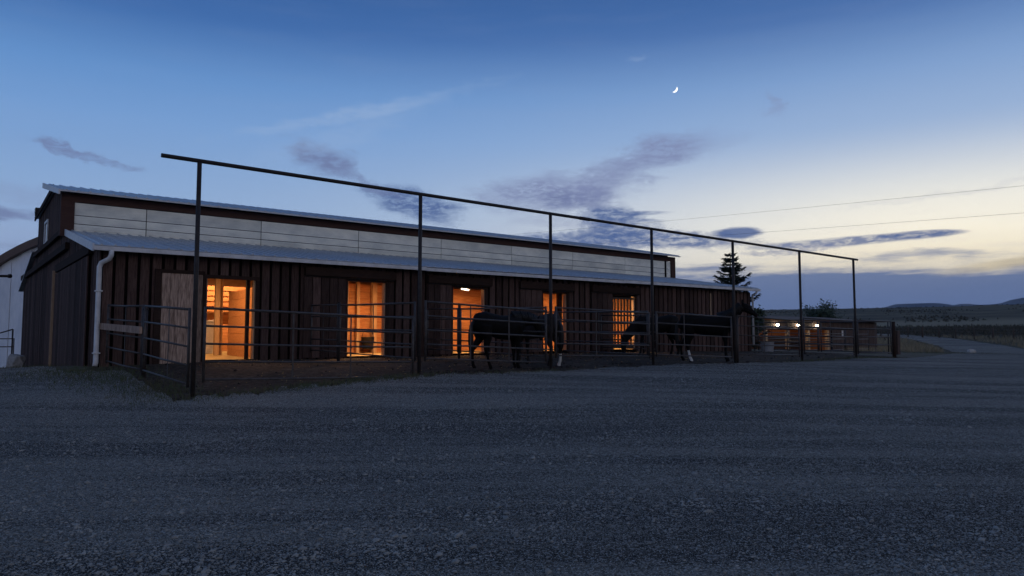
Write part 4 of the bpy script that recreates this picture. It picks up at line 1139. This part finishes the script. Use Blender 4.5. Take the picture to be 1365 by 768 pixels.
# pale rock by the road
def rock(name, label, x, y, sx_, sy_, sz_, m):
    bm = bmesh.new(); bmesh.ops.create_icosphere(bm, subdivisions=3, radius=1)
    for v in bm.verts:
        n = v.co.normalized()
        f = 1 + 0.16 * math.sin(3.1 * n.x + 2 * n.z) + 0.12 * math.sin(5.3 * n.y + 1.7) + 0.05 * math.sin(11 * n.x * n.y + 4 * n.z)
        co = n * f
        v.co = Vector((max(-0.8, min(0.85, co.x)) * sx_, max(-.85, min(.8, co.y)) * sy_, max(-0.7, min(0.75, co.z)) * sz_))
    me = bpy.data.meshes.new(name); bm.to_mesh(me); bm.free(); me.materials.append(M[m])
    o = bpy.data.objects.new(name, me); COL.objects.link(o)
    o.location = (x, y, gz(x, y) + sz_ * 0.55); o.rotation_euler = (0.1, 0.15, 0.6)
    return tag(o, label, 'rock')
rock('rock', 'pale angular rock lying on the gravel near the road', 27.6, 44.6, 0.36, 0.22, 0.20, 'paleRock')
rock('rock', 'squat grey stone block beside the stair rail, left of the barn', -19.3, 28.9, 0.36, 0.34, 0.42, 'stone')

# ------------------------------------------------------------------ left of the barn: arched building, pipe beam, stair rail
qb = thing('arched_building', 'large arched metal building with brown roof edge, behind the barn on the left', 'building', (-24.7, 45.0, -1.6), R(-6))
RQ, ZC = 13.7, -4.95
fw_ = MB()
fw_.v.append((0, 0.05, 0)); fw_.sm
ang0 = math.acos(-ZC / RQ) if abs(ZC) < RQ else 0
a_max = math.acos((-ZC) / RQ)
cols = 40
qw = None
for i in range(cols):
    x0 = -12.7 + i * 25.4 / cols; x1 = x0 + 25.4 / cols - 0.03
    def zt(x): return math.sqrt(max(RQ ** 2 - x * x, 0.01)) + ZC - 0.1
    if min(zt(x0), zt(x1)) < 0.05: continue
    pr_ = 0.05 if i % 2 else 0.0
    mb = MB().hexa([(x0, -pr_, -1), (x1, -pr_, -1), (x1, 0.12, -1), (x0, 0.12, -1), (x0, -pr_, zt(x0)), (x1, -pr_, zt(x1)), (x1, 0.12, zt(x1)), (x0, 0.12, zt(x0))])
    if qw is None:
        bk_ = MB()
        for j in range(20):
            xa = -12.7 + j * 1.27; xb = xa + 1.27
            bk_.hexa([(xa, 0.13, -1), (xb, 0.13, -1), (xb, 0.2, -1), (xa, 0.2, -1), (xa, 0.13, max(zt(xa), -.9)), (xb, 0.13, max(zt(xb), -.9)), (xb, 0.2, max(zt(xb), -.9)), (xa, 0.2, max(zt(xa), -.9))])
        qw = bk_.build('end_wall', 'quonset', qb)
    mb.build('wall_panel', 'quonset', qw)
rf = MB()
na = 44
for i in range(na):
    a0 = -a_max + 2 * a_max * i / na; a1 = -a_max + 2 * a_max * (i + 1) / na
    P = []
    for rr2, a in ((RQ, a0), (RQ, a1), (RQ - 0.45, a1), (RQ - 0.45, a0)): P.append((rr2 * math.sin(a), rr2 * math.cos(a) + ZC))
    (xa, za), (xb, zb_), (xc, zc), (xd, zd) = P
    rf.hexa([(xd, -0.35, zd), (xc, -0.35, zc), (xc, 26, zc), (xd, 26, zd), (xa, -0.35, za), (xb, -0.35, zb_), (xb, 26, zb_), (xa, 26, za)])
rf.build('arch_roof', 'quonroof', qb)

gb = thing('pipe_beam', 'dark horizontal pipe at the left edge, in front of the arched building', 'pipe', (-21.9, 30.6, gz(-21.9, 30.6)), R(180))
zr = 2.70 - gb.location.z
MB().tube([(-1.05, 0, zr), (5.5, 0.2, zr + 0.02)], 0.055, 10).build('beam', 'pipe', gb)
MB().tube([(-1.09, 0, zr), (-0.99, 0, zr)], 0.085, 10).build('end_cap', 'pipe', gb)
MB().tube([(5.2, 0.2, -0.4), (5.2, 0.2, zr - 0.02)], 0.06, 10).build('pole', 'pipe', gb)

sr = thing('stair_rail', 'dark pipe stair railing at the lower left, beside the stone block', 'railing', (-20.15, 29.9, gz(-20.15, 29.9)), R(180))
zz = sr.location.z
MB().tube([(0, 0, -0.3), (0, 0, 0.48 - zz)], 0.03, 8).build('post', 'pipe', sr)
MB().tube([(0.55, 0, -0.3), (0.55, 0, 0.32 - zz)], 0.03, 8).build('post', 'pipe', sr)
MB().tube([(-0.2, 0.2, -0.3), (-0.2, 0.2, 0.12 - zz)], 0.02, 8).build('post', 'pipe', sr)
MB().tube([(0, 0, 0.48 - zz), (0.55, 0, 0.32 - zz), (2.2, 0, -0.15 - zz)], 0.026, 8).build('top_rail', 'pipe', sr)
MB().tube([(-0.2, 0.2, 0.10 - zz), (2.0, 0.2, 0.10 - zz)], 0.02, 8).build('lower_rail', 'pipe', sr)
MB().tube([(-0.2, 0.2, -0.22 - zz), (2.0, 0.2, -0.22 - zz)], 0.02, 8).build('lower_rail', 'pipe', sr)

# ------------------------------------------------------------------ long low shed with lit bays
SA = Vector((15.34, 50.0)); SB = Vector((29.46, 60.0))
shl = (SB - SA).length; sha = math.atan2(SB.y - SA.y, SB.x - SA.x)
sh = thing('loafing_shed', 'long low brown shed with lit open bays beyond the corral', 'shed', (SA.x, SA.y, -0.62), sha)
def sp_(mb, name, m, parent=sh): return mb.build(name, m, parent)
ztop = 2.12
fsc = sp_(MB().box(0, shl, -0.06, 0.0, 1.48, ztop), 'fascia', 'sheet')
nbd = int(shl / 0.55)
for i in range(nbd):
    x = i * shl / nbd
    sp_(MB().box(x + 0.015, x + shl / nbd - 0.015, -0.095, -0.062, 1.46, ztop + .01), 'board', 'shed', fsc)
sp_(MB().hexa([(-.3, -0.5, ztop + 0.02), (shl + .3, -0.5, ztop + 0.02), (shl + .3, 4.6, ztop + 0.5), (-.3, 4.6, ztop + 0.5), (-.3, -0.5, ztop + 0.07), (shl + .3, -0.5, ztop + 0.07), (shl + .3, 4.6, ztop + 0.55), (-.3, 4.6, ztop + 0.55)]), 'roof', 'shed')
bw_ = sp_(MB().box(0, shl, 2.8, 2.9, -0.6, ztop + .3), 'back_wall', 'plank')
for i in range(9):
    sp_(MB().box(0.02, shl - 0.02, 2.74, 2.797, 0.0 + i * 0.235, 0.225 + i * 0.235), 'plank', 'plank' if i > 3 else 'shed', bw_)  # lower planks darker: lamp light fading downwards put into the colour
sp_(MB().box(10.9, shl, -0.05, 0.05, -0.6, 1.478), 'closed_wall', 'sheet')
for i in range(11):
    x = 10.9 + i * (shl - 10.9) / 11
    sp_(MB().box(x + .015, x + (shl - 10.9) / 11 - .015, -0.092, -0.052, -0.6, 1.455), 'board', 'shed')
for x in (0.0, shl - 0.1, 10.9): sp_(MB().box(x, x + 0.1, 0.06, 2.79, -0.6, ztop + .05), 'side_wall', 'plank')
for x in (0.6, 2.95, 5.5, 8.0, 10.5):
    sp_(MB().box(x - 0.12, x + 0.12, -0.03, 0.2, -0.6, 1.476), 'post', 'post')
for z in (0.25, 0.62, 0.98):
    sp_(MB().tube([(0.1, -0.1, z), (10.9, -0.1, z)], 0.04, 6), 'rail', 'rail')
sp_(MB().box(12.2, 12.36, -0.14, -0.094, 0.95, 1.45), 'white_plate', 'white')
for x in (3.9, 6.35, 8.7):
    lf = sp_(MB().tube([(x, -0.10, 1.80), (x, -0.20, 1.80)], 0.05, 10), 'lamp', 'white')
    sp_(MB().tube([(x, -0.21, 1.79), (x, -0.27, 1.77), (x, -0.34, 1.76)], [0.06, 0.085, 0.05], 12), 'bulb', 'bulb', lf)
    L = bpy.data.lights.new('shed_lamp', 'POINT'); L.energy = 9; L.color = (1.0, 0.56, 0.26); L.shadow_soft_size = 0.1
    lo = bpy.data.objects.new('shed_lamp', L); COL.objects.link(lo); lo.parent = sh; lo.location = (x, 0.9, 1.7)

# ------------------------------------------------------------------ trees
def spruce(label, x, y, h, w0):
    z = gz(x, y)
    t = thing('spruce_tree', label, 'tree', (x, y, z))
    tk = MB().tube([(0, 0, -0.2), (0.03, 0, h * .4), (0.0, 0.02, h * .8), (0, 0, h)], [0.15, 0.11, 0.05, 0.012], 9)
    br = MB(); nd = MB()
    zc = 0.35
    while zc < h - 0.15:
        f = zc / h
        ln0 = w0 * (1 - f) ** 0.85 + 0.12
        nb_ = random.randint(4, 6)
        a0 = random.uniform(0, 6.28)
        for k in range(nb_):
            a = a0 + k * 6.283 / nb_ + random.uniform(-.35, .35)
            ln = ln0 * random.choice((0.45, 0.8, 0.95, 1.05, 1.2, 1.4))
            rise = random.uniform(-0.12, 0.18) + 0.25 * f
            d = Vector((math.cos(a), math.sin(a), 0))
            pts = [Vector((0, 0, zc))]
            for q_ in (0.35, 0.7, 1.0):
                pts.append(Vector((d.x * ln * q_, d.y * ln * q_, zc + ln * (rise * q_ - 0.22 * q_ * (1 - q_) * 2 + (0.10 * q_ * q_)))))
            br.tube(pts, [0.030 * (1 - f) + .008, 0.02 * (1 - f) + .006, 0.010, 0.004], 5)
            n = int(14 + 34 * ln)
            for _ in range(n):
                q_ = random.uniform(0.12, 1.0)
                i = min(int(q_ * 3), 2); fr = q_ * 3 - i
                p = pts[i].lerp(pts[i + 1], min(fr, 1))
                sd = random.choice((-1, 1))
                lat = Vector((-d.y, d.x, 0)) * sd
                l2 = (0.10 + 0.30 * ln * (1 - q_) * 0.6 + random.uniform(0, .14))
                dirv = (d * random.uniform(0.3, 1.0) + lat * random.uniform(0.2, 1.0) + Vector((0, 0, random.uniform(-.35, .25)))).normalized()
                e = p + dirv * l2
                wv = dirv.cross(Vector((random.uniform(-.4, .4), random.uniform(-.4, .4), 1))).normalized() * random.uniform(.018, .035)
                nd.quad(p - wv * .5, p + wv * .5, e + wv, e - wv)
                wv2 = Vector((0, 0, random.uniform(.015, .032)))
                nd.quad(p - wv2, p + wv2, e + wv2 * .6, e - wv2 * .6)
        zc += random.uniform(0.10, 0.24) + 0.13 * (1 - f)
    tko = tk.build('trunk', 'bark', t)
    br.build('branches', 'bark', t)
    nd.build('crown', 'needle', t)
    return t
spruce('dark spruce tree rising behind the far end of the barn', 13.35, 45.0, 5.9, 2.0)

def bush(label, x, y, h, w_, n=5200, name='bush'):
    z = gz(x, y)
    t = thing(name, label, 'tree', (x, y, z))
    tk = MB(); lf = MB()
    tips = []
    for k in range(13):
        a = random.uniform(0, 6.28); sp = random.uniform(.25, 1)
        tip = Vector((math.cos(a) * w_ * sp, math.sin(a) * w_ * sp * .8, h * random.uniform(.55, .98) * (1.05 - .35 * sp)))
        mid = Vector((tip.x * .35, tip.y * .35, tip.z * .55))
        tk.tube([(tip.x * .04, tip.y * .04, -0.2), mid, tip], [.06, .04, .012], 6)
        tips.append((mid, tip))
    for k in range(n):
        m_, tp = random.choice(tips)
        c = m_.lerp(tp, random.uniform(.15, 1.05))
        sp = w_ * 0.20
        p = c + Vector((random.gauss(0, sp), random.gauss(0, sp), random.gauss(0, sp * .75)))
        if p.z < 0.05: p.z = random.uniform(.05, .5)
        d = Vector((random.gauss(0, 1), random.gauss(0, 1), random.gauss(0, 1))).normalized()
        e = d.orthogonal().normalized() * random.uniform(.05, .10); d *= random.uniform(.07, .15)
        lf.quad(p - d, p + e, p + d, p - e)
    tk.build('trunk', 'bark', t)
    lf.build('crown', 'leaf', t)
    return t
bush('round leafy tree standing behind the lit shed', 30.9, 74.0, 4.3, 1.9)
bush('low dark shrub between the barn far end and the shed', 14.45, 44.0, 2.6, 0.7, 2600, 'shrub')

# ------------------------------------------------------------------ power lines and moon
def wire(label, a, b, sag):
    a = Vector(a); b = Vector(b)
    pts = []
    for i in range(25):
        f = i / 24
        p = a.lerp(b, f); p.z -= sag * 4 * f * (1 - f)
        pts.append(p - a)
    o = MB().tube(pts, 0.008, 5).build('power_line', 'wire', None)
    o.location = a
    return tag(o, label, 'power line', 'power lines in the sky')
wire('upper of the two thin power lines crossing the sky at right', (29.48, 40.0, 8.65), (-15.0, 120.0, 16.3), 0.25)
wire('lower of the two thin power lines crossing the sky at right', (29.4, 40.0, 7.11), (-15.0, 120.0, 14.35), 0.25)

def moon():
    """the sunlit part of the moon's globe: a lune of the sphere"""
    Rm = 40.0
    c = Vector((2020.38, 9000.0, 3127.46))
    toc = (-c).normalized()
    right = toc.cross(Vector((0, 0, 1))).normalized() * -1.0
    upv = right.cross(toc).normalized()
    if right.x < 0: right = -right
    if upv.z < 0: upv = -upv
    lit = (right * math.cos(R(-42)) + upv * math.sin(R(-42))).normalized()
    per = (right * math.sin(R(42)) + upv * math.cos(R(42))).normalized()
    v = []; f = []
    nl, nw = 24, 8
    for i in range(nl + 1):
        b = -math.pi / 2 + math.pi * i / nl
        for k in range(nw + 1):
            p = R(56) + R(100) * k / nw          # longitude from the viewer's axis; the limb is at 90
            d = per * math.sin(b) + (toc * math.cos(p) + lit * math.sin(p)) * math.cos(b)
            v.append(tuple(d * Rm))
    for i in range(nl):
        for k in range(nw):
            a = i * (nw + 1) + k
            f.append((a, a + 1, a + nw + 2, a + nw + 1))
    o = sheet_mesh('moon', v, f, 'moon')
    o.location = c
    return tag(o, 'thin crescent moon in the blue sky', 'moon')
moon()

# ------------------------------------------------------------------ haze: the air that turns the far mountains blue
hz = MB().box(-9500, 9500, -6500, 6600, -45, 440).build('haze', 'wire', None)
hm = bpy.data.materials.new('evening_haze')
hm.use_nodes = True
hm.node_tree.nodes.clear()
ht = NT(hm.node_tree)
pv = ht.n('ShaderNodeVolumePrincipled')
pv.inputs['Color'].default_value = (0.62, 0.76, 1.0, 1)
pv.inputs['Density'].default_value = 0.00008
pv.inputs['Anisotropy'].default_value = 0.0
ho = ht.n('ShaderNodeOutputMaterial')
ht.l(pv.outputs[0], ho.inputs['Volume'])
hz.data.materials.clear(); hz.data.materials.append(hm)
tag(hz, 'thin evening haze over the whole valley', 'haze', kind='stuff')
sc.cycles.volume_bounces = 0
